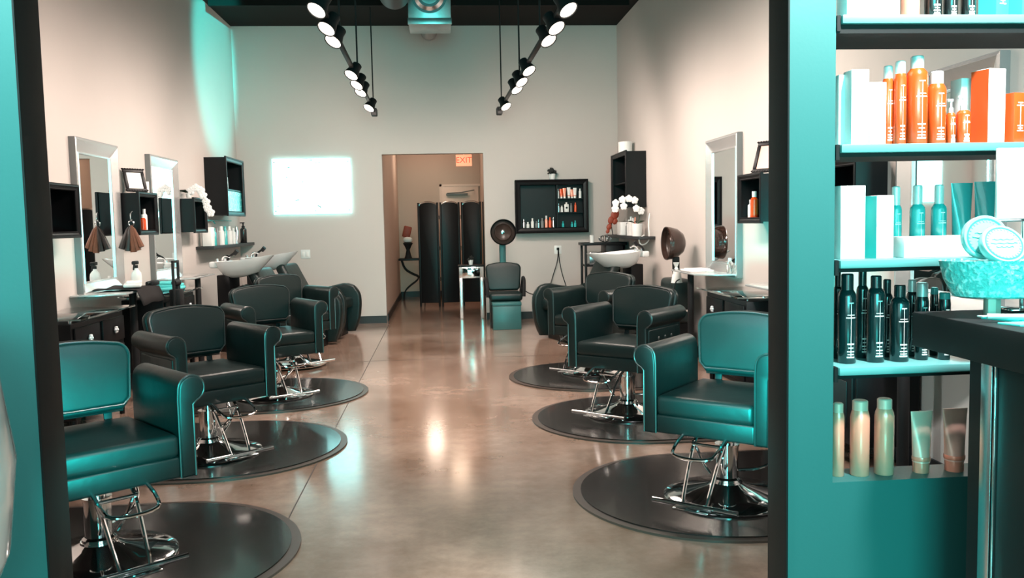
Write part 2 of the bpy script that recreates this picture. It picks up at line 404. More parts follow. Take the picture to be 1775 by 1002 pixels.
# ------------------------------------------------------------------ mirrors
def make_mirror():
    t = thing('wall_mirror', 'x', 'mirror'); w, h, fw, d0, d1 = .425, .597, .115, .048, .018   # local: x across, facing -y, z up from bottom
    fr = MB()
    def ring(k, y): return [Vector((-w+k, y, k)), Vector((w-k, y, k)), Vector((w-k, y, 2*h-k)), Vector((-w+k, y, 2*h-k))]
    A = [ring(0, 0), ring(0, -d0), ring(.016, -d0-.004), ring(fw-.014, -d1), ring(fw-.010, -d1-.008), ring(fw, -d1-.006), ring(fw, -.012)]
    vs = [[fr.bm.verts.new(p) for p in r] for r in A]
    for a, b in zip(vs, vs[1:]):
        for i in range(4): fr.bm.faces.new((a[i], a[(i+1) % 4], b[(i+1) % 4], b[i]))
    fr.build('frame', M['silver'], t, flat=True)
    MB().bx(-w+.004, w-.004, -.02, -.001, .004, .015).build('backing', M['blackmat'], t)
    MB().quad([(-w+fw-.002, -.014, fw-.002), (w-fw+.002, -.014, fw-.002), (w-fw+.002, -.014, 2*h-fw+.002), (-w+fw-.002, -.014, 2*h-fw+.002)]).build('glass', M['mirror'], t)
    e = MB(); 
    for x in (-w-.003, w+.0005): e.bx(x, x+.0025, -d0, -.001, 0, 2*h)
    e.bx(-w, w, -d0, -.001, 2*h+.0005, 2*h+.003); e.build('frame_edge', M['drygrey'], t)
    return t
mir = make_mirror(); k = 0
for (x, y, rz, lb) in [(XL, 7.10, PI/2, 'tall silver-framed mirror nearer the black trim on the left wall'),
                       (XL, 8.75, PI/2, 'tall silver-framed mirror with bright aqua reflection on the left wall'),
                       (XR, 7.40, -PI/2, 'tall silver-framed mirror on the right wall beside the brown hood dryer'),
                       (XR, 5.72, -PI/2, 'silver-framed mirror on the right wall seen through the left of the display shelves'),
                       (XR, 4.05, -PI/2, 'silver-framed mirror on the right wall seen behind the shelves, nearest the desk')]:
    put(mir, k > 0, (x, y, .85), rz, lb); k += 1

# ------------------------------------------------------------------ shadow box cabinets on the side walls
def make_boxcab(w, h, d, shelves=(), name='box_shelf', cat='wall cabinet', fw=.045):
    t = thing(name, 'x', cat)     # facing -y, bottom z=0
    c = MB(); th = .016
    c.bx(-w/2, -w/2+th, -d, 0, 0, h); c.bx(w/2-th, w/2, -d, 0, 0, h); c.bx(-w/2+th, w/2-th, -d, 0, 0, th); c.bx(-w/2+th, w/2-th, -d, 0, h-th, h); c.bx(-w/2+th, w/2-th, -.012, 0, th, h-th)
    c.build('carcass', M['black'], t)
    f = MB()
    def ring(kk, y): return [Vector((-w/2-.012+kk, y, -.012+kk)), Vector((w/2+.012-kk, y, -.012+kk)), Vector((w/2+.012-kk, y, h+.012-kk)), Vector((-w/2-.012+kk, y, h+.012-kk))]
    A = [ring(0, -d), ring(0, -d-.018), ring(.006, -d-.024), ring(.016, -d-.024), ring(.022, -d-.016), ring(fw-.012, -d-.012), ring(fw-.006, -d-.016), ring(fw, -d-.008), ring(fw, -d)]
    vs = [[f.bm.verts.new(p) for p in r] for r in A]
    for a, b in zip(vs, vs[1:]+vs[:1]):
        for i in range(4): f.bm.faces.new((a[i], a[(i+1) % 4], b[(i+1) % 4], b[i]))
    f.build('frame', M['black'], t, flat=True)
    for z in shelves: MB().bx(-w/2+th, w/2-th, -d+.01, -.012, z-.008, z+.008).build('shelf', M['black'], t)
    return t
BX = {}
bc = make_boxcab(.46, .345, .17); k = 0
for nm, x, y, rz, lb in [('l1', XL, 6.10, PI/2, 'empty black box shelf on the left wall, nearest the black trim'),
                         ('l2', XL, 7.78, PI/2, 'black box shelf between the two left mirrors, photo frame on top'),
                         ('l3', XL, 9.42, PI/2, 'black box shelf with white orchid on top, right of the left mirrors'),
                         ('r1', XR, 6.31, -PI/2, 'black box shelf holding orange and white bottles beside the right mirror'),
                         ('r2', XR, 4.88, -PI/2, 'black box shelf on right wall seen behind the display shelves')]:
    put(bc, k > 0, (x, y, 1.315), rz, lb); k += 1
cc = make_boxcab(.87, .67, .235, (.30,), fw=.06)
put(cc, False, (XL, 10.78, 1.50), PI/2, 'tall black wall cabinet with aqua lower pane above the left basins')
cr = copy_tree(cc); put(cr, False, (XR, 10.76, 1.50), -PI/2, 'tall black wall cabinet behind the white orchid on the right wall')
def aqua_pattern():
    m = mat('aqua_patterned_glass', (.05, .5, .5), .2, coat=.5); nt = m.node_tree; b = nt.nodes['Principled BSDF']
    v = nt.nodes.new('ShaderNodeTexVoronoi'); v.inputs['Scale'].default_value = 17; v.feature = 'DISTANCE_TO_EDGE'
    tc = nt.nodes.new('ShaderNodeTexCoord'); r = nt.nodes.new('ShaderNodeValToRGB')
    r.color_ramp.elements[0].position = .03; r.color_ramp.elements[0].color = (.35, .85, .82, 1); r.color_ramp.elements[1].position = .09; r.color_ramp.elements[1].color = (.02, .42, .42, 1)
    nt.links.new(tc.outputs['Object'], v.inputs['Vector']); nt.links.new(v.outputs['Distance'], r.inputs['Fac']); nt.links.new(r.outputs['Color'], b.inputs['Base Color']); return m
MB().bx(-.39, .39, -.225, -.215, .03, .285).build('lower_pane', aqua_pattern(), cc)['label'] = 'aqua patterned pane'

# big cabinet on the back wall
bw = thing('bottle_cabinet', 'wide black framed cabinet of small bottles on the back wall, plant on top', 'wall cabinet', (1.517, YB, 1.195))
c = MB(); W2, Hh, dd = .50, .72, .13
c.bx(-W2, -W2+.03, -dd, 0, 0, Hh); c.bx(W2-.03, W2, -dd, 0, 0, Hh); c.bx(-W2+.03, W2-.03, -dd, 0, 0, .03); c.bx(-W2+.03, W2-.03, -dd, 0, Hh-.03, Hh); c.bx(-W2+.03, W2-.03, -.014, 0, .03, Hh-.03)
c.bx(.065, .085, -dd, -.014, .03, Hh-.03)
c.build('carcass', M['black'], bw)
f = MB()
def ring2(kk, y): return [Vector((-W2+kk, y, kk)), Vector((W2-kk, y, kk)), Vector((W2-kk, y, Hh-kk)), Vector((-W2+kk, y, Hh-kk))]
A = [ring2(-.005, -dd), ring2(-.005, -dd-.02), ring2(.01, -dd-.03), ring2(.028, -dd-.018), ring2(.06, -dd-.010), ring2(.065, -dd-.014), ring2(.07, -dd)]
vs = [[f.bm.verts.new(q) for q in r] for r in A]
for a, b in zip(vs, vs[1:]+vs[:1]):
    for i in range(4): f.bm.faces.new((a[i], a[(i+1) % 4], b[(i+1) % 4], b[i]))
f.build('frame', M['black'], bw, flat=True)
for z in (.27, .46): MB().bx(.085, W2-.03, -dd+.01, -.014, z-.006, z+.006).build('shelf', M['black'], bw)

# ------------------------------------------------------------------ bottles and boxes (bottom at local z=0)
FRONT = -PI/2
def bottle(loc, w, h, body, cap, caph=.18, label='', cat='bottle', group=None, kind='round', prints=None, capw=.62, name='bottle', pump=False):
    r = w/2; hb = h*(1-caph)
    t = thing(name, label, cat, loc, 0, group)
    sh = min(r*.8, hb*.12)
    MB().lathe([(0, 0), (r*.93, 0), (r, r*.1), (r, hb-sh), (r*.93, hb-sh*.5), (r*capw*1.02, hb), (0, hb)], seg=24).build('body', body, t)
    if pump:
        c = MB(); rc = r*capw*.8
        c.lathe([(0, hb), (rc, hb), (rc, hb+(h-hb)*.35), (rc*.45, hb+(h-hb)*.4), (rc*.45, hb+(h-hb)*.8), (0, hb+(h-hb)*.8)], seg=16)
        c.box((-rc*.5, 0, hb+(h-hb)*.9), (rc*2.6, rc*1.0, (h-hb)*.2), .001)
        c.build('pump', cap, t)
    else:
        rc = r*capw
        MB().lathe([(0, hb-.001), (rc, hb-.001), (rc, h-.003), (rc-.003, h), (0, h)], seg=24).build('cap', cap, t)
    if prints is None: prints = body is not M['copper']
    if prints:
        pm = MB().arc((0, 0), r+.0006, hb*.08, hb*.83, FRONT-.03, FRONT+.03, 1)
        for (z, a, th) in [(.08, .45, .004), (.12, .38, .003), (.16, .42, .003), (.21, .30, .003), (.26, .40, .004), (.62, .55, .003), (.66, .42, .002), (.82, .30, .003)]:
            pm.arc((0, 0), r+.0006, hb*z, hb*z+th, FRONT-a, FRONT+a)
        pm.build('printed_lines', M['print'], t)
    return t
def carton(loc, w, d, h, m, label, group=None, rz=0, side=None, prints=None, name='carton'):
    t = MB().box((0, 0, h/2), (w, d, h), .0015).build(name, m, None, loc, rz)
    tag(t, label, 'box', group)
    if side:
        MB().box((-w/2-.0004, 0, h/2), (.0008, d*.98, h*.985)).build('side_panel', side, t)
    if prints:
        pm = MB().box((0, -d/2-.0004, h*.525), (.002, .0008, h*.56))
        for (z, ww) in [(.25, .5), (.3, .35), (.35, .45), (.75, .6), (.8, .4)]: pm.box((0, -d/2-.0004, h*z), (w*ww, .0008, .003))
        pm.build('printed_lines', prints, t)
    return t
def tube_up(loc, w, h, m, capm, label, group=None, rz=0):   # squeeze tube standing on its cap
    t = thing('squeeze_tube', label, 'tube', loc, rz, group)
    ch = h*.17; seg = 24; rows = []
    b = MB()
    for i in range(9):
        k = i/8; z = ch+(h-ch)*k
        rx = w*.36*(1-k)+w*.5*k; ry = w*.36*(1-k)+.0018*k
        rows.append([b.bm.verts.new((rx*math.cos(2*PI*q/seg), ry*math.sin(2*PI*q/seg), z)) for q in range(seg)])
    for A_, B_ in zip(rows, rows[1:]):
        for q in range(seg): b.bm.faces.new((A_[q], A_[(q+1) % seg], B_[(q+1) % seg], B_[q]))
    b.bm.faces.new(rows[0][::-1]); b.bm.faces.new(rows[-1]); b.build('body', m, t)
    MB().lathe([(0, 0), (w*.33, 0), (w*.34, .003), (w*.34, ch), (0, ch)], seg=24).build('cap', capm, t)
    MB().lathe([(w*.372, ch+.004), (w*.385, ch+.006), (w*.385, ch+.014), (w*.372, ch+.016)], seg=24).build('band', M['copper'], t)
    return t
BY = 2.265
ZS = [1.862, 1.533, 1.232, .948]   # shelf tops
ZL = SZ0
def sx(u, v, y): return at(u, v, 1, y).x
def span(u0, u1, v, y): return abs(sx(u1, v, y)-sx(u0, v, y))
def hgt(u, v0, v1, y): return at(u, v0, 1, y).z-at(u, v1, 1, y).z
sh_names = ['top', 'second', 'third', 'bottom']
for i, z in enumerate(ZS):
    t = thing('display_shelf', ['display shelf board at the very top, under cartons and black bottles', 'display shelf board under the orange bottles', 'display shelf board under the teal bottles and tubes', 'display shelf board under the dark bottles'][i], 'shelf', (0, 0, z))
    MB().bx(SX0+.012, 1.72, YP0-.012, YP0+.215, -.022, 0, .003).build('board', M['shelfb'], t)
    MB().bx(SX0+.001, 1.72, YP0+.0, YP0+.21, -.045 if i == 0 else -.032, -.0225).build('rail', M['trim'], t)
    b = MB(); b.bx(SX0+.001, SX0+.011, YP0-.004, YP0+.215, -.04, .0); b.build('bracket', M['trim'], t)
def place_row(z, items, group):
    for it in items:
        k, u0, u1, vt, vb, dy, a, lb = it
        y = BY+dy; u = (u0+u1)/2; x = sx(u, vb, y); w = span(u0, u1, vb, y); h = hgt(u, vt, vb, y)
        if k == 'box': carton((x, y, z), w, min(.06, w), h, a, lb, group+' cartons')
        elif k == 'boxs': carton((x, y, z), w*.82, .06, h, a[0], lb, group+' cartons', rz=R(12), side=a[1], prints=a[2] if len(a) > 2 else None)
        elif k == 'bot': bottle((x, y, z), w, h, a[0], a[1], a[2], lb, group=group+' bottles', capw=a[3] if len(a) > 3 else .62)
        elif k == 'pump': bottle((x, y, z), w, h, a[0], a[1], .3, lb, group=group+' bottles', pump=True, prints=True)
        elif k == 'tube': tube_up((x, y, z), w, h, a[0], a[1], lb, group+' tubes')
bb, cp = M['blackbottle'], M['cap']
place_row(ZS[0], [
    ('box', 1459, 1499, -55, 48, 0, M['carton'], 'white carton at the left end of the top display shelf'),
    ('box', 1505, 1549, -55, 48, 0, M['carton'], 'wider white carton, second from left on the top display shelf'),
    ('bot', 1563, 1592, -80, 48, 0, (M['copper'], cp, .15), 'copper and white bottle beside the cartons on the top shelf'),
    ('bot', 1603, 1630, -60, 48, 0, (bb, cp, .15), 'black bottle next to the copper one on the top shelf'),
    ('bot', 1636, 1658, -50, 48, 0, (bb, cp, .15), 'slim black bottle, middle of three on the top shelf'),
    ('bot', 1666, 1689, -50, 48, 0, (bb, cp, .15), 'black bottle beside the teal cartons on the top shelf'),
    ('boxs', 1706, 1737, -55, 48, 0, (M['tealcarton'], M['tealcarton'], M['print']), 'teal carton right of the black bottles on the top shelf'),
    ('boxs', 1750, 1783, -55, 48, 0, (M['tealcarton'], M['tealcarton'], M['print']), 'teal carton at the right end of the top shelf')], 'top display shelf')
og = M['orange']
place_row(ZS[1], [
    ('box', 1449, 1467, 127, 252, .03, M['carton'], 'narrow white carton at the left end of the second shelf'),
    ('box', 1468, 1498, 121, 252, 0, M['carton'], 'tall white carton left of the orange bottles'),
    ('box', 1500, 1528, 143, 252, 0, M['carton'], 'shorter white carton touching the orange bottles'),
    ('bot', 1529, 1547, 112, 252, .02, (og, cp, .16, .8), 'slim orange bottle, leftmost of the orange ones'),
    ('bot', 1549, 1569, 105, 252, .0, (og, cp, .15, .8), 'slim orange bottle left of the tallest one'),
    ('bot', 1571, 1605, 97, 252, .0, (og, cp, .14, .6), 'tallest orange spray bottle with pale cap'),
    ('bot', 1597, 1612, 130, 252, .065, (og, cp, .2, .8), 'orange bottle half hidden behind the tallest one'),
    ('bot', 1607, 1637, 124, 252, .0, (og, cp, .17, .68), 'stout orange bottle right of the tallest one'),
    ('pump', 1640, 1655, 172, 252, .0, (M['orange'], cp), 'small orange pump bottle with clear top'),
    ('pump', 1658, 1680, 167, 252, -.005, (M['orange'], cp), 'larger orange pump bottle before the white carton'),
    ('box', 1655, 1686, 135, 252, .07, M['carton'], 'white carton standing behind the orange pump bottles'),
    ('boxs', 1690, 1732, 123, 252, 0, (M['carton'], M['orangecarton']), 'tall white carton with orange side'),
    ('boxs', 1736, 1767, 165, 252, 0, (M['orange'], M['orangecarton'], M['print']), 'orange carton with pale print beside the tall white one'),
    ('bot', 1769, 1790, 168, 252, 0, (og, cp, .25, .5), 'small orange bottle at the right end of the second shelf')], 'second display shelf')
tg = M['tealglass']
place_row(ZS[2], [
    ('box', 1448, 1490, 327, 453, 0, M['carton'], 'plain white carton at the left end of the third shelf'),
    ('boxs', 1500, 1541, 345, 453, 0, (M['carton'], M['tealcarton']), 'white carton with teal side on the third shelf'),
    ('bot', 1542, 1561, 332, 453, .075, (tg, cp, .27, .7), 'teal bottle right behind the teal-sided carton'),
    ('bot', 1577, 1601, 331, 453, .075, (tg, cp, .27, .6), 'teal bottle in the middle of the third shelf'),
    ('bot', 1614, 1638, 331, 453, .075, (tg, cp, .27, .6), 'teal bottle left of the two teal tubes'),
    ('box', 1557, 1668, 417, 453, 0, M['carton'], 'long low white carton lying before the teal bottles'),
    ('tube', 1646, 1684, 329, 453, .075, (M['tealglass'], cp), 'teal squeeze tube, left of the pair'),
    ('tube', 1686, 1724, 327, 453, .06, (M['tealglass'], cp), 'teal squeeze tube, right of the pair behind the round tins')], 'third display shelf')
db = M['darkbottle']
place_row(ZS[3], [
    ('bot', 1444, 1458, 490, 640, .075, (db, db, .17, .7), 'dark bottle in the left rear corner of the dark bottle row'),
    ('bot', 1453, 1482, 486, 640, 0, (db, db, .18, .68), 'tall dark bottle at the left front of the dark bottle row'),
    ('bot', 1484, 1503, 488, 640, .075, (db, db, .18, .68), 'dark bottle standing behind the two tall front ones'),
    ('bot', 1503, 1531, 491, 640, 0, (db, db, .14, .62), 'tall dark bottle, second in the front of the dark row'),
    ('bot', 1527, 1545, 506, 640, .075, (db, db, .18, .68), 'dark bottle behind, between second and third front bottles'),
    ('bot', 1543, 1573, 508, 640, 0, (db, db, .16, .60), 'shorter dark bottle beside the black desk top'),
    ('bot', 1570, 1588, 508, 640, .075, (db, cp, .16, .7), 'dark bottle with pale cap partly behind the desk corner'),
    ('bot', 1586, 1607, 507, 640, .01, (db, cp, .18, .85), 'dark bottle with ribbed aqua cap behind the desk corner'),
    ('bot', 1611, 1624, 523, 640, .075, (db, M['tealglass'], .1, .9), 'dark teal bottle behind the desk, third from the shelf end'),
    ('bot', 1626, 1645, 524, 640, .0, (db, M['tealglass'], .1, .9), 'dark bottle behind the desk, nearest the shelf end')], 'bottom display shelf')
place_row(ZL, [
    ('bot', 1442, 1462, 707, 833, -.005, (M['copper'], M['rosetube'], .13, .8), 'rose copper bottle against the left edge of the ledge'),
    ('bot', 1474, 1505, 704, 833, -.005, (M['copper'], M['rosetube'], .13, .8), 'rose copper bottle, middle of the three on the ledge'),
    ('bot', 1516, 1547, 703, 833, -.005, (M['copper'], M['rosetube'], .13, .75), 'rose copper bottle nearest the tubes on the ledge'),
    ('tube', 1577, 1615, 720, 825, -.005, (M['rosetube'], M['copper']), 'rose squeeze tube on its cap, left of the ledge pair'),
    ('tube', 1632, 1675, 717, 824, -.005, (M['rosetube'], M['copper']), 'rose squeeze tube on its cap beside the black desk')], 'partition ledge')

# ------------------------------------------------------------------ reception desk and what is on it
dk = thing('reception_desk', 'black reception desk with silver corner strip at the right edge', 'desk', (1.2, 1.4, 0))
MB().bx(-.004, 1.5, -.9, .72, 1.012, 1.10, .004).build('top', M['blackmat'], dk)
MB().bx(.045, 1.45, -.85, .55, 0, 1.012, .002).build('body', M['blackmat'], dk)
MB().bx(.038, .045, .455, .495, 0, 1.008, .001).build('metal_strip', M['steel'], dk)
MB().bx(.037, .045, .440, .446, 0, 1.008, .001).build('edge_bead', M['chrome'], dk)
TY = 1.97
bo = thing('crystal_bowl', 'oval glass bowl of aqua crystals on the reception desk', 'bowl', (1.345, TY, 1.10))
MB().lathe([(.0, .052), (.11, .052), (.125, .056), (.148, .095), (.158, .137), (.162, .137), (.150, .093), (.128, .052), (.11, .047), (0, .047)], sc=(1, .55, 1), seg=40).build('glass_shell', M['rosetube'], bo)
bo.children[0].data.materials[0] = mat('frosted_aqua_glass', (.08, .50, .49), .3, coat=.6, var=(90, (.5, .85, .83), .5, .62), bump=(90, .8, .01))
MB().lathe([(0, .118), (.145, .118), (.152, .128), (.10, .135), (0, .137)], sc=(1, .53, 1), seg=40).build('crystals', M['crystal'], bo)
for (x, y) in ((-.06, -.03), (.06, -.03), (0, .04), (.10, .02)): MB().bx(x-.01, x+.01, y-.01, y+.01, 0, .05, .002).build('foot', M['wood'], bo)
def tin(loc, r, th, rx, rz, label):
    t = thing('round_tin', label, 'tin', loc, 0)
    t.rotation_euler = (rx, 0, rz)
    MB().lathe([(0, -th/2), (r*.97, -th/2), (r, -th/2+.002), (r, th/2-.002), (r*.97, th/2), (0, th/2)], seg=40).build('case', mat('pale_aqua_tin', (.30, .72, .70), .3, .2), t)
    MB().lathe([(r*.80, th/2), (r*.80, th/2+.0012), (r*.86, th/2+.0012), (r*.86, th/2)], seg=40).build('ring', M['tealcarton'], t)
    g = MB()
    for i in range(30):
        a = 2*PI*i/30; g.box((r*.74*math.cos(a), r*.74*math.sin(a), th/2+.0006), (.004, .0025, .0012), 0, Matrix.Rotation(a, 3, 'Z'))
    for i, (yy, ww) in enumerate(((.010, .5), (.0, .62), (-.010, .4))): g.tube([(-r*ww+k2*r*ww/5, yy+.0016*math.sin(k2*2.1+i), th/2+.0008) for k2 in range(11)], .0009, seg=4)
    g.build('lid_lettering', M['marks'], t)
    return t
tin((1.288, TY+.0, 1.290), .052, .020, R(80), R(-8), 'round aqua tin with dotted rim leaning in the bowl, upper of two')
tin((1.300, TY-.048, 1.272), .050, .020, R(58), R(-4), 'round aqua tin lying in front of the other in the bowl')
sg = thing('counter_sign', 'blank white sign panel on a metal stand at the right edge', 'sign', (1.45, 2.06, 1.10))
MB().box((0, 0, .32), (.15, .010, .175), .002).build('panel', M['carton'], sg)
MB().cyl((0, .0, .01), (0, .0, .235), .006).box((0, 0, .229), (.16, .016, .008), .002).build('post', M['chrome'], sg)
MB().box((0, 0, .005), (.10, .07, .010), .003).build('foot', M['chrome'], sg)
tag(MB().prism([(1.258, 1.93), (1.42, 1.985), (1.45, 1.90), (1.30, 1.845)], 1.1, 1.106, 'z', .001).build('leaflet', M['cyan']), 'bright aqua folded leaflet on the desk, farther of two', 'leaflet')
tag(MB().prism([(1.232, 1.83), (1.40, 1.84), (1.41, 1.76), (1.25, 1.78)], 1.1, 1.1045, 'z', .001).build('leaflet', mat('pale_aqua_paper', (.15, .75, .72), .4)), 'pale aqua leaflet on the desk, nearer the camera', 'leaflet')
pn = thing('pen', 'white pen lying on the aqua leaflets at the desk edge', 'pen', (1.23, 1.865, 1.1145))
MB().cyl((0, 0, 0), (.13, -.045, 0), .0058, .0055).build('barrel', M['white'], pn); MB().tube([(0, 0, 0), (-.018, .006, 0), (-.016, -.008, 0), (0, 0, 0)], .002).build('loop', M['white'], pn)

# white rounded chair shell at the lower left edge
lc = thing('lounge_chair', 'glossy white rounded chair shell cut by the left edge', 'chair', (-1.176, 1.62, .145))
MB().lathe([(0, .30), (.16, .32), (.27, .42), (.335, .58), (.355, .76), (.335, .92), (.27, 1.02), (.255, 1.01), (.315, .91), (.335, .76), (.315, .59), (.25, .44), (.15, .345), (0, .33)], seg=40).build('shell', M['porc'], lc)
MB().cyl((0, 0, -.12), (0, 0, .32), .03).lathe([(0, -.145), (.22, -.145), (.22, -.133), (.04, -.115), (0, -.115)], seg=32).build('pedestal', M['chrome'], lc)

# ------------------------------------------------------------------ track lights
def track(x0, y0, x1, y1, z, lb, rods, heads, side):
    t = thing('track_light', lb, 'track light', (0, 0, 0))
    MB().box(((x0+x1)/2, (y0+y1)/2, z), (.034, math.hypot(x1-x0, y1-y0), .03), .003, Matrix.Rotation(-math.atan2(x1-x0, y1-y0), 3, 'Z')).build('rail', M['blackmat'], t)
    MB().box((x1, y1-.02, z-.01), (.07, .16, .09), .012).build('end_feed', M['blackmat'], t)
    for y in rods:
        x = x0+(x1-x0)*(y-y0)/(y1-y0)
        MB().cyl((x, y, z), (x, y, HC), .008, seg=8).cyl((x, y, HC-.02), (x, y, HC), .04, seg=16).build('rod', M['blackmat'], t)
    for (hx, hy) in heads:
        x = x0+(x1-x0)*(hy-y0)/(y1-y0)
        d = Vector((side*.40, -.45, -.76)).normalized(); base = Vector((x+side*.0, hy, z-.002)); c0 = base+Vector((side*-.025, 0, -.012))
        h = MB(); h.cyl(base, c0, .012, seg=10); q = d.to_track_quat('Z', 'Y').to_matrix()
        h.lathe([(0, -.05), (.036, -.05), (.042, -.045), (.043, .0), (.058, .045), (.066, .08), (.060, .08), (.052, .055)], c=c0, rot=q, seg=24)
        ho = h.build('lamp_head', M['blackmat'], t)
        MB().lathe([(0, .079), (.03, .081), (.058, .074)], c=c0, rot=q, seg=24).build('lens', M['lamp'], ho)
        ld = bpy.data.lights.new('spot_lamp', 'SPOT'); ld.energy = 150 if hy > 9 else 90; ld.color = (1, .84, .74); ld.spot_size = R(165); ld.spot_blend = .8; ld.shadow_soft_size = .2
        lo = bpy.data.objects.new('spot_lamp', ld); COL.objects.link(lo); lo.location = c0+d*.11
        lo.rotation_euler = Vector((side*.5, .75 if hy > 9 else .10, -.7)).to_track_quat('-Z', 'Y').to_euler()
ZT = 2.72
track(-.70, 4.6, -.775, 10.75, ZT, 'left black ceiling track with warm spot heads', (6.75, 8.35, 10.6), [(-.7, 5.45), (-.7, 5.95), (-.7, 6.35), (-.7, 7.75), (-.7, 8.3), (-.7, 8.75), (-.7, 9.9)], -1)
track(.82, 4.6, .745, 10.75, ZT, 'right black ceiling track with warm spot heads', (6.75, 8.3, 10.4), [(.8, 5.45), (.8, 5.95), (.8, 6.35), (.8, 7.6), (.8, 8.2), (.8, 8.65), (.8, 9.9)], 1)

# ------------------------------------------------------------------ duct
du = thing('ceiling_duct', 'galvanised square duct box with round vent under the black ceiling', 'duct', (-.066, 9.5, 0))
MB().bx(-.228, .228, 0, .5, 3.485, HC, .006).build('box', M['galv'], du)
MB().bx(-.235, .235, -.006, .02, 3.478, 3.545, .004).build('flange', M['galv'], du)
MB().lathe([(.165, -.01), (.19, -.01), (.19, .02), (.165, .02), (.13, .05), (.10, .05)], c=(0, 0, 3.78), rot=Matrix.Rotation(R(-90+180), 3, 'X'), seg=40).build('vent_ring', M['steel'], du)
MB().lathe([(0, .045), (.06, .052), (.13, .045)], c=(0, 0, 3.78), rot=Matrix.Rotation(R(90), 3, 'X'), seg=32).build('vent_cone', M['galv'], du)
sd = thing('round_duct', 'grey round duct entering the back wall below the ceiling', 'duct', (-.10, 10, 0))
MB().cyl((0, .0, 3.92), (0, YB-10, 3.92), .095, seg=28).build('pipe', M['duct'], sd)
MB().lathe([(.095, 0), (.11, 0), (.11, .02), (.095, .02)], c=(0, YB-10-.021, 3.92), rot=Matrix.Rotation(R(-90), 3, 'X'), seg=28).build('collar', M['duct'], sd)
jj = MB()
for y in (4, 5.6, 7.2, 8.8, 10.4): jj.bx(-2.6, 2.3, y, y+.06, HC-.12, HC-.002)
struct('trim_ceiling_joists', jj, M['ceil'])
tag(MB().cyl((-.42, 6.5, 3.72), (-.42, 9.2, 3.72), .16, seg=32).bx(-.44, -.40, 7, 7.03, 3.8, HC).bx(-.44, -.40, 8.8, 8.83, 3.8, HC).build('round_duct', mat('dark_duct', (.03, .028, .028), .5)), 'dark round duct under the ceiling between the left track and the vent box', 'duct')

# ------------------------------------------------------------------ back wall things
wb = thing('glass_board', 'white glass board with four corner bolts on the back wall, glow added', 'screen', (-1.73, YB, 1.515))  # bolted glass board; its brightness is added emission
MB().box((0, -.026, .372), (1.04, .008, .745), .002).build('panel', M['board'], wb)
for x in (-.49, .49):
    for z in (.045, .70): MB().cyl((x, 0, z), (x, -.036, z), .010, seg=12).build('standoff', M['steel'], wb)
mk = MB()
for x, z, w_, h_, a in [(-.30, .63, .03, .012, 0), (-.33, .50, .014, .014, 0), (-.12, .43, .016, .012, 0), (-.20, .19, .05, .010, -.2), (.09, .10, .055, .014, .6), (.04, .04, .012, .012, 0), (-.46, .11, .012, .012, 0), (.0, .725, .04, .007, .1), (.10, .69, .10, .004, -.15), (.20, .665, .10, .004, -.2)]:
    mk.box((x, -.0305, z), (w_, .001, h_), 0, Matrix.Rotation(a, 3, 'Y'))
mk.build('marks', M['marks'], wb)
sw = thing('wall_switch', 'pale double switch plate on the back wall below the board', 'switch', (-1.853, YB, .972))
MB().box((0, -.004, 0), (.125, .008, .12), .003).build('plate', M['plate'], sw)
for x in (-.028, .028): MB().box((x, -.010, 0), (.032, .006, .066), .002).build('rocker', M['white'], sw)
ou = thing('wall_outlet', 'white wall outlet with two hanging cords, right of the hood dryer', 'outlet', (1.607, YB, .952))
MB().box((0, -.004, 0), (.10, .008, .12), .003).build('plate', M['white'], ou)
MB().box((0, -.014, .012), (.035, .02, .035), .004).build('plug', M['blackmat'], ou)
cbl = MB(); cbl.tube([(1.607, YB-.03, .96), (1.60, YB-.035, .80), (1.53, YB-.03, .60), (1.47, YB-.04, .40), (1.40, YB-.05, .2)], .006, smooth=2)
cbl.tube([(1.612, YB-.03, .96), (1.62, YB-.035, .80), (1.66, YB-.03, .60), (1.72, YB-.04, .42), (1.75, YB-.05, .2)], .006, smooth=2)
tag(cbl.build('power_cord', M['blackmat']), 'pair of black cords hanging from the white outlet', 'cord')
tag(MB().tube([(1.02, 11.2, .50), (1.10, 11.3, .42), (1.22, 11.5, .37), (1.40, 11.7, .365), (1.50, YB-.08, .30)], .007, smooth=2).build('power_cord', M['blackmat']), 'black cord looping from the hood dryer chair along the back wall', 'cord')

def potted(loc, r, h, label, leafm, name='potted_plant', n=40, fr=.085, potm=None):
    t = thing(name, label, 'plant', loc)
    MB().lathe([(0, 0), (r*.75, 0), (r, h), (r*.92, h), (r*.9, h*.9), (0, h*.9)], seg=24).build('pot', potm or M['white'], t)
    f = MB()
    for i in range(n):
        a = random.uniform(0, 2*PI); e = random.uniform(.1, 1.4); d = Vector((math.cos(a)*math.cos(e), math.sin(a)*math.cos(e), math.sin(e)))
        L = fr*random.uniform(.7, 1.1); p0 = Vector((0, 0, h*.95)); s_ = d.cross(Vector((0, 0, 1))).normalized()*fr*.16
        f.quad([p0, p0+d*L*.55+s_, p0+d*L, p0+d*L*.55-s_])
        f.sph(tuple(p0+d*L*.7), (fr*.17, fr*.17, fr*.13), 6)
    f.build('foliage', leafm, t); return t
potted((1.535, YB-.075, 1.915), .048, .085, 'small dark plant in a white pot on top of the bottle cabinet', M['dleaf'], fr=.10)

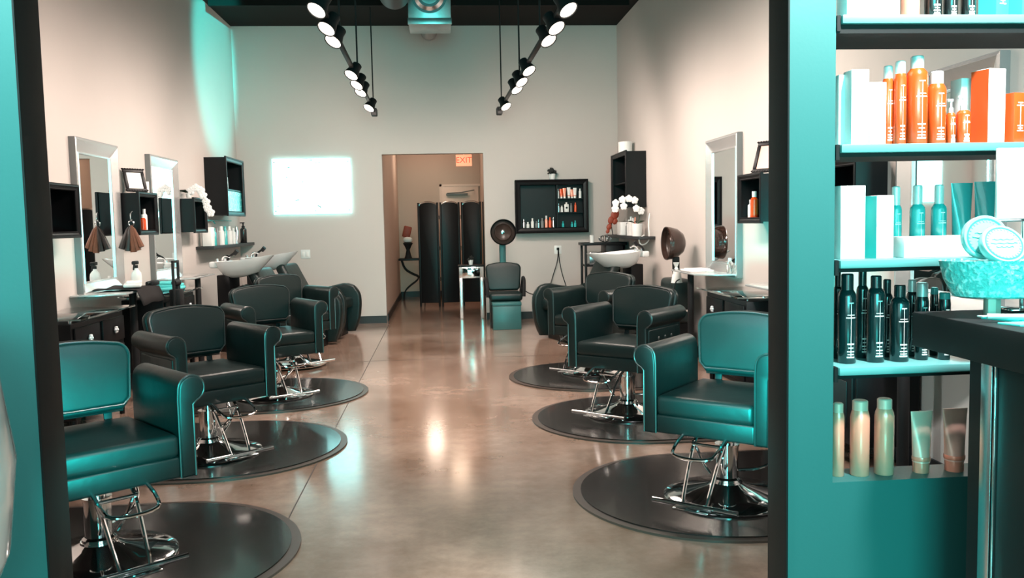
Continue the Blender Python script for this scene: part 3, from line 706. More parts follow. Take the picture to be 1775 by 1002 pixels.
# bottles in the back-wall cabinet
def small(loc, w, h, body, label, cap=None, group=None):
    t = MB().lathe([(0, 0), (w/2, 0), (w/2, h*.72), (w*.26, h*.8), (w*.26, h), (0, h)], seg=12).build('bottle', body, None, loc)
    tag(t, label, 'bottle', group)
    if cap: MB().lathe([(0, h*.8), (w*.3, h*.8), (w*.3, h*1.01), (0, h*1.01)], seg=12).build('cap', cap, t)
    return t
by = YB-.085
zb = 1.195+.031
colr = {'w': M['white'], 'c': M['copper'], 'd': M['drygrey'], 'b': M['tealglass'], 's': M['steel'], 'o': M['orange']}
names = {'w': 'white', 'c': 'copper', 'd': 'grey', 'b': 'dark teal', 's': 'silver', 'o': 'orange'}
G = 'small bottles in the back wall cabinet'
low = [(908, .16, 's', 'leftmost silver bottle in the lower row of the back wall cabinet'), (915, .12, 'w', 'short white bottle, second in the cabinet lower row'), (923, .17, 'w', 'tall white bottle, third in the cabinet lower row'),
       (930, .13, 'd', 'short grey bottle in the cabinet lower row left of the silver one'), (933.5, .15, 's', 'silver bottle in the middle of the cabinet lower row'), (940, .17, 'd', 'grey bottle just left of the copper pair in the cabinet'),
       (947, .20, 'c', 'copper bottle with white cap in the cabinet lower row'), (953.5, .18, 'o', 'orange copper bottle right of the white capped one'), (959.5, .18, 's', 'silver bottle against the cabinet divider')]
for u, h, k, lb in low: small((sx(u, 390, by), by, zb), .042, h, colr[k], lb, M['white'] if k == 'c' else None)
for u, h, k, lb in [(967, .13, 'w', 'white tube at the left of the cabinet top shelf'), (973, .13, 'o', 'orange tube, second on the cabinet top shelf'), (978.5, .14, 'c', 'copper tube, third on the cabinet top shelf'), (986, .15, 'w', 'large white tube in the middle of the cabinet top shelf'), (991.5, .12, 'c', 'slim copper tube on the cabinet top shelf'), (996.5, .14, 'w', 'tilted white tube on the cabinet top shelf'), (1005.5, .13, 'w', 'white bottle at the right end of the cabinet top shelf')]:
    z = 1.195+.466
    if k == 'w' and u > 1000 or u < 970: small((sx(u, 335, by), by, z), .04, h, colr[k], lb)
    else:
        t = tube_up((sx(u, 335, by), by, z), .05, h, colr[k], M['white'], lb)
for u, h, k, lb in [(968.5, .12, 's', 'silver bottle at the left of the cabinet middle shelf'), (974, .09, 'w', 'tiny white bottle on the cabinet middle shelf'), (990, .12, 'd', 'grey bottle right of the square white one'), (997.5, .13, 'o', 'amber bottle at the right of the cabinet middle shelf')]:
    small((sx(u, 368, by), by, 1.195+.276), .036, h, colr[k], lb)
t = thing('square_bottle', 'square white bottle with black dot on the cabinet middle shelf', 'bottle', (sx(982, 368, by), by, 1.195+.276))
MB().box((0, 0, .055), (.062, .04, .11), .008).build('body', M['white'], t); MB().cyl((0, 0, .11), (0, 0, .135), .012).build('cap', M['white'], t); MB().cyl((0, -.0205, .06), (0, -.022, .06), .014).build('dot', M['blackmat'], t)
for u, h, k, lb in [(976, .12, 'b', 'dark teal bottle alone on the cabinet bottom right shelf'), (991.5, .11, 'b', 'dark teal bottle, left of the pair at the cabinet bottom right'), (997, .13, 'b', 'dark teal bottle, right of the pair at the cabinet bottom right')]:
    small((sx(u, 390, by), by, zb), .036, h, colr[k], lb)

# ------------------------------------------------------------------ hall: screen, door, exit sign, tables
fs = thing('folding_screen', 'tall black folding screen with scalloped top in the doorway', 'screen', (-.385, 14.15, 0))
pw = .345
def panel_at(x0, y0, x1, y1):
    L = math.hypot(x1-x0, y1-y0); a = math.atan2(y1-y0, x1-x0)
    P = [(.008, .065), (L-.008, .065), (L-.008, 1.60)]
    P += [(L/2+(L/2-.035)*math.cos(PI*i/12), 1.635+.055*math.sin(PI*i/12)) for i in range(13)] + [(.008, 1.60)]
    mt = Matrix.Translation((x0, y0, 0)) @ Matrix.Rotation(a, 4, 'Z')
    po = MB().prism(P, -.012, .012, 'y', .003, mt).build('panel', M['black'], fs)
    e = MB(); e.tube([mt @ Vector((L/2+(L/2-.030)*math.cos(PI*i/12), 0, 1.642+.062*math.sin(PI*i/12))) for i in range(13)], .009, seg=6)
    e.build('top_rim', M['steel'], po)['label'] = 'pale scalloped rim'
    lg = MB()
    for q in (.02, L-.02): lg.box(mt @ Vector((q, 0, .845)), (.03, .03, 1.69), .003, Matrix.Rotation(a, 3, 'Z'))
    lg.build('post', M['black'], po)
panel_at(0, 0, pw, -.06); panel_at(pw+.012, -.06, 2*pw+.0, .0); panel_at(2*pw+.012, 0, 3*pw+.0, -.07); panel_at(3*pw+.03, -.05, 3*pw+.05, .25)
for x in (pw+.006, 2*pw+.006):
    for z in (.45, .95, 1.45): MB().cyl((x, -.03, z-.03), (x, -.03, z+.03), .007, seg=8).build('hinge', M['steel'], fs)
dr = MB().bx(.02, .70, HY-.03, HY-.001, 0, 2.03, .002); do = struct('door_1', dr, M['door'])
f = MB(); f.bx(-.02, .02, HY-.04, HY, 0, 2.07); f.bx(-.02, .735, HY-.04, HY, 2.03, 2.07); f.build('door_frame', M['door'], do)
f = MB(); f.bx(.10, .50, HY-.10, HY-.035, 1.86, 1.90, .004); f.tube([(.12, HY-.10, 1.905), (.38, HY-.22, 1.91), (.62, HY-.06, 1.955)], .010); f.build('door_closer', M['drygrey'], do)
ex = thing('exit_sign', 'glowing orange EXIT sign hanging in the hall', 'sign', (.385, 14.0, 2.35))
MB().box((0, 0, 0), (.255, .04, .185), .008).build('housing', M['exit'], ex)
text_mesh('lettering', 'EXIT', .125, M['exitred'], ex, (0, -.0215, 0))
MB().cyl((0, 0, .09), (0, 0, .40), .008).cyl((0, 0, .385), (0, 0, .40), .05).build('hanger', M['white'], ex)
ht = thing('hall_table', 'small dark table with curved iron legs at the left of the hall', 'table', (-.55, 15.5, 0))
MB().bx(-.22, .28, -.18, .18, .71, .745, .004).build('top', M['black'], ht)
for y in (-.14, .14):
    MB().tube([(-.17, y, .71), (-.12, y, .55), (.03, y, .46), (.13, y, .42), (.10, y, .35), (-.05, y, .25), (-.14, y, .15), (-.15, y, .0)], .012, smooth=2).build('leg', M['blackmat'], ht)
    MB().tube([(.24, y, .71), (.22, y, .5), (.20, y, .3), (.23, y, 0)], .012, smooth=2).build('leg', M['blackmat'], ht)
vz = thing('ornament', 'rust red and white carved ornament on the hall table', 'ornament', (-.60, 15.45, .745))
MB().lathe([(0, 0), (.07, 0), (.05, .06), (.03, .15), (.06, .22), (.09, .27), (.05, .29), (0, .29)], seg=20).build('stand', M['blackmat'], vz)
MB().sph((.0, 0, .33), (.085, .05, .055), 16).build('pale_wrap', M['white'], vz)
MB().box((-.01, 0, .47), (.14, .04, .20), .02, Matrix.Rotation(.25, 3, 'Y')).build('red_panel', M['red'], vz)
# mirrored console
ct = thing('mirrored_console', 'narrow mirrored console table with black top in the doorway', 'table', (.405, 12.30, 0))
MB().bx(-.185, .18, -.13, .15, .735, .758, .003).build('top', M['black'], ct)
MB().bx(-.175, .17, -.12, .14, .575, .735, .003).build('apron', M['silver'], ct)
dro = MB().bx(-.13, .125, -.126, -.120, .60, .715, .002).build('drawer', M['mirror'], ct)
MB().sph((.09, -.135, .66), (.02, .012, .02), 10).build('knob', M['blackmat'], dro)
for x in (-.15, .145):
    for y in (-.10, .12): MB().box((x, y, .2925), (.044, .044, .575), .003).build('leg', M['silver'], ct)
potted((.40, 12.28, .758), .036, .07, 'little dark topiary in a white cup on the mirrored console', M['dleaf'], fr=.07)

# ------------------------------------------------------------------ hooded dryer chair, front view
def hood(parent, c, rot, m, inner, r=.165):
    q = rot
    MB().lathe([(r, 0), (r+.004, .008), (r*.98, .05), (r*.88, .11), (r*.62, .165), (r*.3, .19), (0, .195), (0, .185), (r*.3, .18), (r*.6, .155), (r*.84, .105), (r*.93, .05), (r*.95, .004)], c=c, rot=q, seg=44).build('hood_shell', m, parent)
    MB().lathe([(r*.62, .05), (r*.66, .04), (r*.70, .05), (r*.9, .06), (r*.93, .05)], c=c, rot=q, seg=44).build('inner_ring', inner, parent)
    MB().lathe([(0, .09), (r*.3, .09), (r*.62, .05)], c=c, rot=q, seg=44).build('grille', inner, parent)
    MB().lathe([(0, .075), (.022, .078), (.03, .09)], c=c, rot=q, seg=16).build('centre_cap', M['chrome'], parent)
hd = thing('hood_dryer_chair', 'black hood dryer chair facing forward against the back wall', 'hair dryer chair', (.795, 11.25, 0))
hood(hd, (0, -.05, 1.222), Matrix.Rotation(R(-90), 3, 'X'), M['blackmat'], M['brown2'])
MB().box((0, .17, .92), (.085, .05, .55), .012).box((0, .16, 1.12), (.05, .06, .14), .01).build('stem', M['aquabox'], hd)
MB().prism(rounded_back(.43, .47, .36, .02, .07), 0, .07, 'y', .025, Matrix.Translation((0, .06, .46)) @ Matrix.Rotation(R(-12), 4, 'X'), 4).build('backrest', M['vinyl'], hd)
MB().box((0, -.12, .40), (.42, .42, .10), .035, seg=4).build('seat_cushion', M['vinyl'], hd)
for s in (-1, 1):
    MB().tube([(s*.22, .10, .40), (s*.25, .06, .58), (s*.245, -.04, .64), (s*.24, -.26, .61), (s*.23, -.28, .40)], .022, smooth=2).build('armrest', M['blackmat'], hd)
MB().bx(-.19, .19, -.25, .16, .0, .35, .006).build('plinth', M['black'], hd)
ft = thing('footstool_box', 'dark aqua vinyl storage box in front of the hood dryer chair', 'box', (.785, 10.92, 0))
MB().bx(-.17, .185, -.12, .055, 0, .30, .006).build('box_body', M['aquabox'], ft)
MB().bx(-.177, .192, -.127, .06, .30, .345, .008).build('lid', M['aquabox'], ft)
# second hooded dryer (right)
h2 = thing('hood_dryer_chair', 'hair dryer with smoky brown hood standing by the right wall', 'hair dryer chair', (2.215, 8.32, 0))
hood(h2, (-.045, -.02, 1.112), Matrix.Rotation(R(2), 3, 'Z') @ Matrix.Rotation(R(90), 3, 'Y'), M['brown'], M['brown2'], .16)
MB().box((.07, .03, .78), (.06, .07, .40), .01).build('stem', M['blackmat'], h2)
MB().box((.06, .0, .62), (.22, .40, .30), .05, seg=4).build('backrest', M['vinyl2'], h2)
MB().box((-.06, 0, .40), (.40, .42, .12), .04, seg=4).build('seat_cushion', M['vinyl2'], h2)
MB().bx(-.20, .18, -.18, .18, 0, .35, .01).build('plinth', M['black'], h2)
tb = MB(); tb.tube([at(1172, 455, 1, 8.04), at(1172, 463, 1, 8.04), at(1173, 474, 1, 8.04), at(1173, 490, 1, 8.04)], [.03, .012, .04, .055], seg=12)
tag(tb.build('plastic_bag', M['white']), 'white plastic bag hanging beside the brown hood dryer', 'bag')

# ------------------------------------------------------------------ shampoo basins and chairs
def basin(loc, rz, label, tilt=0):
    t = thing('shampoo_basin', label, 'basin', loc, rz)     # bowl lip towards -y (the neck rest), pedestal behind
    b = MB(); seg = 36; rows = []
    prof = [(.0, -.0), (.35, .012), (.62, .05), (.84, .11), (1, .175), (1.03, .19), (.97, .19), (.80, .13), (.55, .07), (.25, .045), (0, .04)]
    rings = []
    for (k_, z) in prof:
        if k_ < 1e-6: rings.append([b.bm.verts.new((0, .05, z))]); continue
        rg = []
        for q in range(seg):
            a = 2*PI*q/seg; x = math.cos(a)*.24*k_; y = math.sin(a)*.29*k_
            tip = max(0, -math.sin(a))**3
            zz = z + (.05*tip if z > .1 else 0) - (.015*(1-abs(math.cos(a))) if z > .1 and math.sin(a) < -.8 else 0)
            rg.append(b.bm.verts.new((x, y-.09*tip*k_*(k_ > .6)+.10*(1-min(k_, 1)), zz)))
        rings.append(rg)
    for A_, B_ in zip(rings, rings[1:]):
        for q in range(seg):
            u = []
            for v in (A_[q % len(A_)], A_[(q+1) % seg % len(A_)], B_[(q+1) % seg % len(B_)], B_[q % len(B_)]):
                if v not in u: u.append(v)
            if len(u) > 2: b.bm.faces.new(u)
    b.bm.transform(Matrix.Translation((0, .15, .80)) @ Matrix.Rotation(R(tilt), 4, 'X') @ Matrix.Translation((0, -.15, 0)))
    b.build('bowl', M['porc'], t)
    MB().box((0, .26, .955), (.34, .09, .07), .02, seg=3).build('tap_deck', M['porc'], t)
    f = MB(); f.tube([(0, .25, .985), (0, .24, 1.03), (0, .19, 1.05), (0, .15, 1.03)], .010, smooth=1); f.cyl((.07, .26, .985), (.07, .26, 1.02), .016); f.cyl((-.07, .26, .985), (-.07, .26, 1.02), .016)
    f.build('tap', M['chrome'], t)
    f = MB(); f.tube([(.12, .26, .97), (.12, .24, 1.03), (.12, .17, 1.07)], .013, smooth=1); f.cyl((.12, .17, 1.06), (.12, .13, 1.10), .022, .024); f.build('spray_head', M['blackmat'], t)
    f = MB(); f.bx(-.10, .10, .10, .26, 0, .84, .01); f.build('pedestal', M['black'], t)
    return t
def shampoo_chair(loc, rz, label):
    t = thing('shampoo_chair', label, 'shampoo chair', loc, rz)   # faces -y, head end +y
    for s in (-1, 1):
        P = []
        # swooping side slab, profile in y-z
        top = [(.52, .70), (.40, .74), (.28, .60), (.10, .55), (-.12, .60), (-.26, .63), (-.38, .60), (-.45, .50), (-.46, .38)]
        bot = [(-.44, .20), (-.38, .03), (-.20, .02), (.10, .03), (.25, .12), (.36, .30), (.50, .52)]
        a = MB().prism(top+bot, s*.25, s*.335, 'x', .022, None, 3); ao = a.build('armrest', M['vinyl'], t)
        MB().tube([(s*.335, y*.985, z) for y, z in top+bot], .006, seg=6, closed=True, smooth=1).build('piping', M['pipe'], ao)
    MB().box((0, -.12, .40), (.50, .52, .13), .04, seg=4).build('seat_cushion', M['vinyl'], t)
    MB().box((0, .27, .66), (.49, .12, .52), .05, Matrix.Rotation(R(-28), 3, 'X'), seg=4).build('backrest', M['vinyl'], t)
    MB().bx(-.24, .24, -.30, .22, .0, .34, .01).build('base', M['black'], t)
    return t
basin((-2.17, 9.62, 0), R(70), 'white shampoo basin in the left corner, nearer of two', -3)
basin((-2.10, 10.75, 0), R(70), 'white shampoo basin in the left corner, farther of two', -3)
shampoo_chair((-1.66, 9.75, 0), R(78), 'black shampoo chair with swooping arms at the nearer left basin')
shampoo_chair((-1.54, 10.75, 0), R(78), 'black shampoo chair with swooping arms nearest the back wall on the left')
basin((2.02, 9.80, 0), R(-72), 'white shampoo basin by the right wall', 5)
shampoo_chair((1.56, 9.80, 0), R(-72), 'black shampoo chair with swooping arms at the right basin')

# ------------------------------------------------------------------ shelves in the corners
def ledge(x0, x1, y0, y1, z, label):
    t = thing('wall_ledge', label, 'shelf', ((x0+x1)/2, (y0+y1)/2, z))
    MB().box((0, 0, -.0175), (x1-x0, y1-y0, .035), .003).build('board', M['base'], t)
ledge(XL, XL+.20, 9.85, YB-.05, 1.15, 'black floating shelf of bottles above the left basins')
ledge(XR-.20, XR, 9.90, YB-.05, 1.15, 'black floating shelf of products above the right basin')
# left ledge bottles
lx = XL+.11
tag(MB().box((0, 0, .105), (.10, .13, .21), .004).build('carton', M['carton'], None, (lx, 9.98, 1.15)), 'white carton at the near end of the left floating shelf', 'box')
for i, (y, w_, h_, m_, lb) in enumerate([(10.12, .04, .22, 'd', 'grey bottle beside the white carton on the left shelf'), (10.24, .045, .20, 'b', 'dark teal bottle on the left floating shelf'), (10.36, .05, .21, 'd', 'second grey bottle on the left floating shelf'),
     (10.55, .075, .22, 'w', 'broad white bottle on the left floating shelf'), (10.74, .05, .22, 'b', 'dark teal bottle between white bottles on the left shelf'), (10.95, .07, .22, 'w', 'second broad white bottle on the left floating shelf'),
     (11.15, .06, .20, 'w', 'third white bottle on the left floating shelf'), (11.32, .05, .22, 's', 'silver bottle on the left floating shelf')]):
    small((lx, y, 1.15), w_, h_, colr[m_], lb)
bottle((lx+.02, 11.62, 1.15), .085, .27, M['blackbottle'], M['blackmat'], .28, 'black pump bottle at the far end of the left floating shelf', prints=False, pump=True)
tag(MB().tube([(XL+.03, 10.3, 1.44), (XL+.03, 11.4, 1.44)], .008).tube([(XL+.03, 10.5, 1.44), (XL+.06, 10.5, 1.40)], .006).tube([(XL+.03, 11.2, 1.44), (XL+.0, 11.2, 1.44)], .006).tube([(XL+.03, 10.4, 1.44), (XL+.0, 10.4, 1.44)], .006).build('towel_rail', M['tealglass']), 'thin dark rail below the left wall cabinet', 'rail')
# right ledge goods
rx = XR-.10
for y, w_, h_, m_, lb in [(11.15, .10, .16, 'w', None), (10.98, .04, .16, 'd', 'grey bottle between white goods on the right shelf'), (10.86, .06, .20, 'w', 'tall white bottle right of the white jar on the right shelf'), (10.74, .06, .24, 'w', 'tallest white bottle on the right floating shelf'), (10.62, .06, .22, 'w', 'white bottle beside the copper one on the right shelf'), (10.51, .035, .23, 'c', 'slim copper bottle on the right floating shelf')]:
    if lb: small((rx, y, 1.15), w_, h_, colr[m_], lb)
tag(MB().box((0, 0, .085), (.13, .24, .17), .01).build('canister', M['carton'], None, (rx, 11.20, 1.15)), 'squat white box at the far end of the right floating shelf', 'box')
tag(MB().lathe([(0, 0), (.085, 0), (.09, .14), (.085, .15), (0, .15)], seg=28).build('jar', M['carton'], None, (XR-.12, 10.95, 2.185)), 'white round jar on top of the right wall cabinet', 'jar')
orr = thing('wreath_ornament', 'rust coloured butterfly ornament beside the right cabinet', 'ornament', (2.28, 11.45, 1.15))
g = MB(); g.tube([(0, 0, 0), (-.02, 0, .12), (.0, 0, .26)], .006)
g.build('wire', M['blackmat'], orr)
g = MB()
for (x, z, rr) in ((.03, .27, .055), (-.02, .20, .045), (-.05, .11, .035), (.03, .18, .035), (-.07, .05, .025)): g.sph((x, 0, z), (rr, .012, rr*1.25), 12, Matrix.Rotation(.5, 3, 'Y'))
g.build('petals', M['red'], orr)
def orchid(loc, label, flowers, stem, potm=None, pr=.055, ph=.12):
    t = thing('orchid', label, 'plant', loc)
    MB().lathe([(0, 0), (pr*.8, 0), (pr, ph), (pr*.93, ph), (pr*.9, ph*.9), (0, ph*.9)], seg=24).build('pot', potm or M['white'], t)
    MB().tube(stem, .004, seg=6, smooth=2).build('stem', M['dgreen'], t)
    f = MB()
    for a in (0.4, 1.6, 3.0, 4.3):
        d = Vector((math.cos(a), math.sin(a), .25)); s_ = d.cross(Vector((0, 0, 1))).normalized()*.02
        p0 = Vector((0, 0, ph)); f.quad([p0-s_*.3, p0+d*.07+s_+Vector((0, 0, .02)), p0+d*.12, p0+d*.07-s_+Vector((0, 0, .02))])
    f.build('leaves', M['dgreen'], t)
    for c_ in flowers:
        f = MB()
        for k_ in range(5):
            a = 2*PI*k_/5+.3; f.sph((c_[0]+.024*math.cos(a), c_[1], c_[2]+.024*math.sin(a)), (.023, .008, .023), 10)
        f.sph(c_, (.009, .014, .009), 8); f.build('blossom', M['petal'], t)
orchid((XR-.13, 10.28, 1.15), 'white orchid in a white pot on the right floating shelf', [(-.26, -.02, .40), (-.18, -.03, .44), (-.10, -.02, .45), (-.03, -.02, .43), (-.17, -.05, .36), (-.27, -.03, .33), (-.02, -.06, .33), (.04, -.04, .30)], [(0, 0, .1), (.04, 0, .26), (.03, 0, .38), (-.06, 0, .44), (-.18, 0, .44), (-.27, 0, .37)], pr=.07, ph=.15)
orchid((XL+.09, 9.36, 1.674), 'white orchid on the black box shelf nearest the left basins', [(.03, -.02, .07), (.08, -.02, .10), (.13, -.02, .07), (.15, -.02, .02), (.18, -.02, -.05), (.19, -.02, -.11), (.22, -.02, -.16)], [(0, 0, .03), (.03, 0, .09), (.09, 0, .11), (.15, 0, .05), (.19, 0, -.08), (.22, 0, -.18)], pr=.03, ph=.045)
tag(MB().tube([(XR-.03, 10.05, 1.42), (XR-.05, 10.04, 1.30), (XR-.04, 10.02, 1.12), (XR-.09, 10.0, 1.06), (XR-.15, 10.02, 1.05), (XR-.17, 10.04, 1.12), (XR-.12, 9.97, 1.165)], .008, smooth=2).build('hose', M['white']), 'white hose loop hanging over the right floating shelf', 'hose')
# goods in wall cabinets
for (lx_, y, z, h_, w_, k_, lb) in [(XL+.12, 10.60, 1.817, .13, .07, 'w', 'white cup in the left tall wall cabinet'), (XL+.12, 10.85, 1.817, .20, .05, 'w', 'white flower sprig bottle in the left tall wall cabinet'),
                                (XR-.12, 10.52, 1.817, .15, .06, 'w', 'white bottle in the right tall wall cabinet'), (XR-.12, 10.75, 1.817, .20, .05, 'd', 'grey bottle in the right tall wall cabinet'),
                                (XL+.10, 7.93, 1.332, .20, .05, 'w', 'white bottle in the box shelf between left mirrors'), (XL+.11, 7.86, 1.332, .15, .05, 'o', 'orange bottle in the box shelf between left mirrors'),
                                (XR-.11, 6.41, 1.332, .21, .06, 'o', 'tall orange bottle in the right box shelf'), (XR-.11, 6.48, 1.332, .15, .05, 'w', 'short white bottle in the right box shelf')]:
    small((lx_, y, z), w_, h_, colr[k_], lb, M['white'] if k_ == 'o' else None)
t = MB().box((0, 0, .06), (.09, .20, .12), .02).build('folded_cloth', M['aquacloth'], None, (XR-.13, 10.70, 1.517)); tag(t, 'folded aqua cloth at the bottom of the right tall wall cabinet', 'towel')
# photo frames on the boxes
def photo_frame(loc, rz, label, w_=.25, h_=.20, face=None, lean=-14):
    t = thing('photo_frame', label, 'picture frame', loc, rz); q = Matrix.Rotation(R(lean), 4, 'X')
    f = MB()
    for x0, x1, z0, z1 in ((-w_/2, w_/2, 0, .03), (-w_/2, w_/2, h_-.03, h_), (-w_/2, -w_/2+.03, .03, h_-.03), (w_/2-.03, w_/2, .03, h_-.03)): f.bx(x0, x1, -.018, 0, z0, z1, .006)
    for i in range(9):
        x = -w_/2+i*w_/8; f.sph((x, -.012, h_), (.012, .01, .008), 8); f.sph((x, -.012, .0+.012), (.012, .01, .008), 8)
    f.bm.transform(q); f.build('frame', M['black'], t)
    f = MB(); f.bx(-w_/2+.03, w_/2-.03, -.008, -.002, .03, h_-.03); f.bm.transform(q); f.build('picture', face or M['rosetube'], t)
    f = MB(); f.box((0, .055, h_*.36), (.03, .006, h_*.75), 0, Matrix.Rotation(R(-22), 3, 'X')); f.build('strut', M['black'], t)
photo_frame((XL+.11, 7.74, 1.674), R(58), 'ornate black photo frame leaning on the box shelf between left mirrors', w_=.21, face=M['carton'])
photo_frame((XR-.09, 6.28, 1.674), R(-62), 'ornate black photo frame standing on the right box shelf', w_=.2, h_=.24, lean=-18)
tag(MB().lathe([(0, 0), (.03, 0), (.03, .10), (0, .10)], seg=16).build('candle', M['carton'], None, (XL+.11, 7.97, 1.674)), 'short white candle beside the photo frame on the left box shelf', 'candle')
# hair swatches hanging from box 2
hs = thing('hair_swatches', 'brown and dark hair swatches hanging below the left photo frame', 'hair swatches', (XL+.15, 7.47, 1.475))
MB().tube([(0, .03, .03), (0, -.02, .02), (0, -.035, -.03), (0, -.02, -.06), (0, .0, -.04)], .004, smooth=1).lathe([(.02, -.005), (.026, 0), (.02, .005)], c=(0, -.02, -.07), rot=Matrix.Rotation(R(90), 3, 'X'), seg=16).build('ring', M['steel'], hs)
for x, a, m_, L_ in ((-.05, -.35, 'hairdark', .17), (-.02, -.12, 'hairdark', .18), (.01, .05, 'hairbrown', .19), (.03, .2, 'hairbrown', .18), (.045, .36, 'hairbrown', .16)):
    d = Vector((math.sin(a), -.02, -math.cos(a)))
    MB().tube([Vector((0, -.03, -.09)), Vector((x*.5, -.035, -.12)), Vector((x*.5, -.035, -.12))+d*L_*.6, Vector((x*.5, -.035, -.12))+d*L_], [.007, .014, .022, .026], seg=8).build('swatch', M[m_], hs)

# ------------------------------------------------------------------ vanity stations along the walls (local facing -y, origin at the wall)
def make_vanity():
    t = thing('vanity_cabinet', 'x', 'vanity')
    MB().bx(-.46, .44, -.36, -.02, .14, .76, .004).build('body', M['black'], t)
    for x in (-.43, .41):
        for y in (-.33, -.05): MB().cyl((x, y, 0), (x, y, .14), .018, .024, seg=12).build('leg', M['black'], t)
    for x in (-.235, .215):
        d = MB().bx(x-.20, x+.20, -.378, -.36, .56, .73, .006).build('drawer', M['black'], t)
        kn = MB()
        for q in range(6):
            a = 2*PI*q/6; kn.sph((x+.016*math.cos(a), -.392, .645+.016*math.sin(a)), (.011, .011, .011), 8)
        kn.sph((x, -.40, .645), (.011, .011, .011), 8); kn.build('knob', mat('crystal_knob', (.9, .9, .92), .05, .3, coat=1) if 'knobm' not in M else M['knobm'], d)
        d = MB().bx(x-.20, x+.20, -.374, -.36, .18, .53, .006).build('cupboard_door', M['black'], t)
        MB().bx(x-.15, x+.15, -.380, -.374, .23, .48, .004).build('louvres', M['blackmat'], d)
    MB().bx(-.50, .48, -.44, -.004, .785, .797, .002).build('glass_top', M['glass'], t)
    for x in (-.42, .40):
        for y in (-.34, -.06): MB().cyl((x, y, .76), (x, y, .785), .012, seg=10).build('standoff', M['steel'], t)
    return t
M['knobm'] = mat('crystal_knob', (.9, .9, .92), .05, .3, coat=1)
va = make_vanity(); k = 0
for x, y, rz, lb in [(XL, 6.12, PI/2, 'black vanity cabinet with two crystal knobs behind the lower left chairs'),
                     (XL, 7.95, PI/2, 'black vanity cabinet on the left wall below the aqua towel'),
                     (XR, 6.32, -PI/2, 'black vanity cabinet with two crystal knobs behind the nearest right chair'),
                     (XR, 4.70, -PI/2, 'black vanity cabinet on right wall behind the display shelves')]:
    put(va, k > 0, (x, y, 0), rz, lb); k += 1
def make_leaf():
    t = thing('styling_shelf', 'x', 'shelf')
    MB().prism([(-.50, -.01), (-.50, -.20), (-.36, -.36), (.36, -.36), (.50, -.20), (.50, -.01)], .0, .014, 'z', .003).build('glass_leaf', M['rosetube'] if False else mat('frosted_leaf', (.62, .66, .66), .12, .35, coat=.6), t)
    MB().cyl((0, -.28, -.866), (0, -.28, 0), .028, seg=16).build('post', M['blackmat'], t)
    MB().box((0, -.13, -.012), (.05, .26, .022), .003).build('bracket', M['blackmat'], t)
    return t
lf = make_leaf(); k = 0
for x, y, rz, lb in [(XL, 7.02, PI/2, 'styling shelf with dark cloth under the nearer left mirror'), (XL, 8.85, PI/2, 'pale styling shelf on a post under the aqua left mirror'),
                     (XR, 7.52, -PI/2, 'pale styling shelf on a black post under the right mirror'), (XR, 5.55, -PI/2, 'styling shelf on right wall seen behind the dark bottles'), (XR, 3.95, -PI/2, 'styling shelf on right wall nearest the black desk')]:
    put(lf, k > 0, (x, y, .868), rz, lb); k += 1
# things on the left styling shelf
ZF = .883
cl = MB(); n = 14; G_ = []
for i in range(n+1):
    row = []
    for j_ in range(9):
        u_ = i/n; v_ = j_/8; x = XL+.06+v_*.40; y = 6.80+u_*.52
        z = ZF+.008+.006*math.sin(9*u_+4*v_)
        if v_ > .74: z -= (v_-.74)*.45; x = XL+.06+.74*.40+(v_-.74)*.16+.03
        row.append(cl.bm.verts.new((x, y, z)))
    G_.append(row)
for i in range(n):
    for j_ in range(8): cl.bm.faces.new((G_[i][j_], G_[i+1][j_], G_[i+1][j_+1], G_[i][j_+1]))
co = cl.build('draped_cloth', M['cloth']); md = co.modifiers.new('thick', 'SOLIDIFY'); md.thickness = .008; md.offset = 1
tag(co, 'dark grey cloth draped over the left styling shelf edge', 'cloth')
tag(MB().box((0, 0, .018), (.13, .20, .032), .012, seg=3).box((.01, .01, .042), (.11, .16, .016), .006, seg=3).build('folded_towel', M['carton'], None, (XL+.28, 7.03, ZF+.015), .3), 'white folded towel lying on the dark cloth', 'towel')
sb = thing('spray_bottle', 'clear spray bottle with black trigger on the left styling shelf', 'spray bottle', (XL+.18, 7.42, ZF))
MB().lathe([(0, 0), (.04, 0), (.042, .08), (.038, .11), (.016, .14), (.014, .155), (0, .155)], seg=24).build('body', M['white'], sb)
MB().cyl((0, 0, .15), (0, 0, .175), .016).box((-.0, -.015, .195), (.03, .10, .03), .008).box((0, -.05, .165), (.012, .012, .06), .003, Matrix.Rotation(R(-25), 3, 'X')).build('trigger', M['blackmat'], sb)
tag(MB().box((0, 0, .02), (.07, .22, .04), .012).tube([(0, -.1, .03), (0, -.16, .035), (.0, -.2, .03)], .012).build('hair_clipper', M['blackmat'], None, (XL+.30, 7.44, ZF), .1), 'black hair clipper beside the spray bottle', 'hair clipper')
tag(MB().lathe([(0, 0), (.035, 0), (.035, .12), (.03, .13), (.018, .14), (.018, .165), (0, .165)], seg=20).build('bottle', M['petal'], None, (XL+.12, 7.58, .80)), 'pale bottle right of the spray bottle on the left side', 'bottle')
st = thing('tool_holder', 'black metal tool holder frame standing between the left styling shelves', 'tool holder', (XL+.50, 7.41, 0))
st_ = MB(); st_.box((0, -.07, .545), (.02, .02, 1.05), .003); st_.box((0, .07, .545), (.02, .02, 1.05), .003); st_.box((0, 0, 1.08), (.02, .16, .02), .003); st_.box((0, 0, .90), (.02, .13, .012), .002); st_.build('frame', M['blackmat'], st)
MB().box((0, 0, .01), (.22, .24, .02), .004).build('base', M['blackmat'], st)
MB().box((0, 0, .78), (.09, .12, .14), .01).build('holder_cup', M['blackmat'], st)
hdry = thing('hair_dryer', 'black hair dryer resting in the tool holder', 'hair dryer', (XL+.50, 7.41, .855))
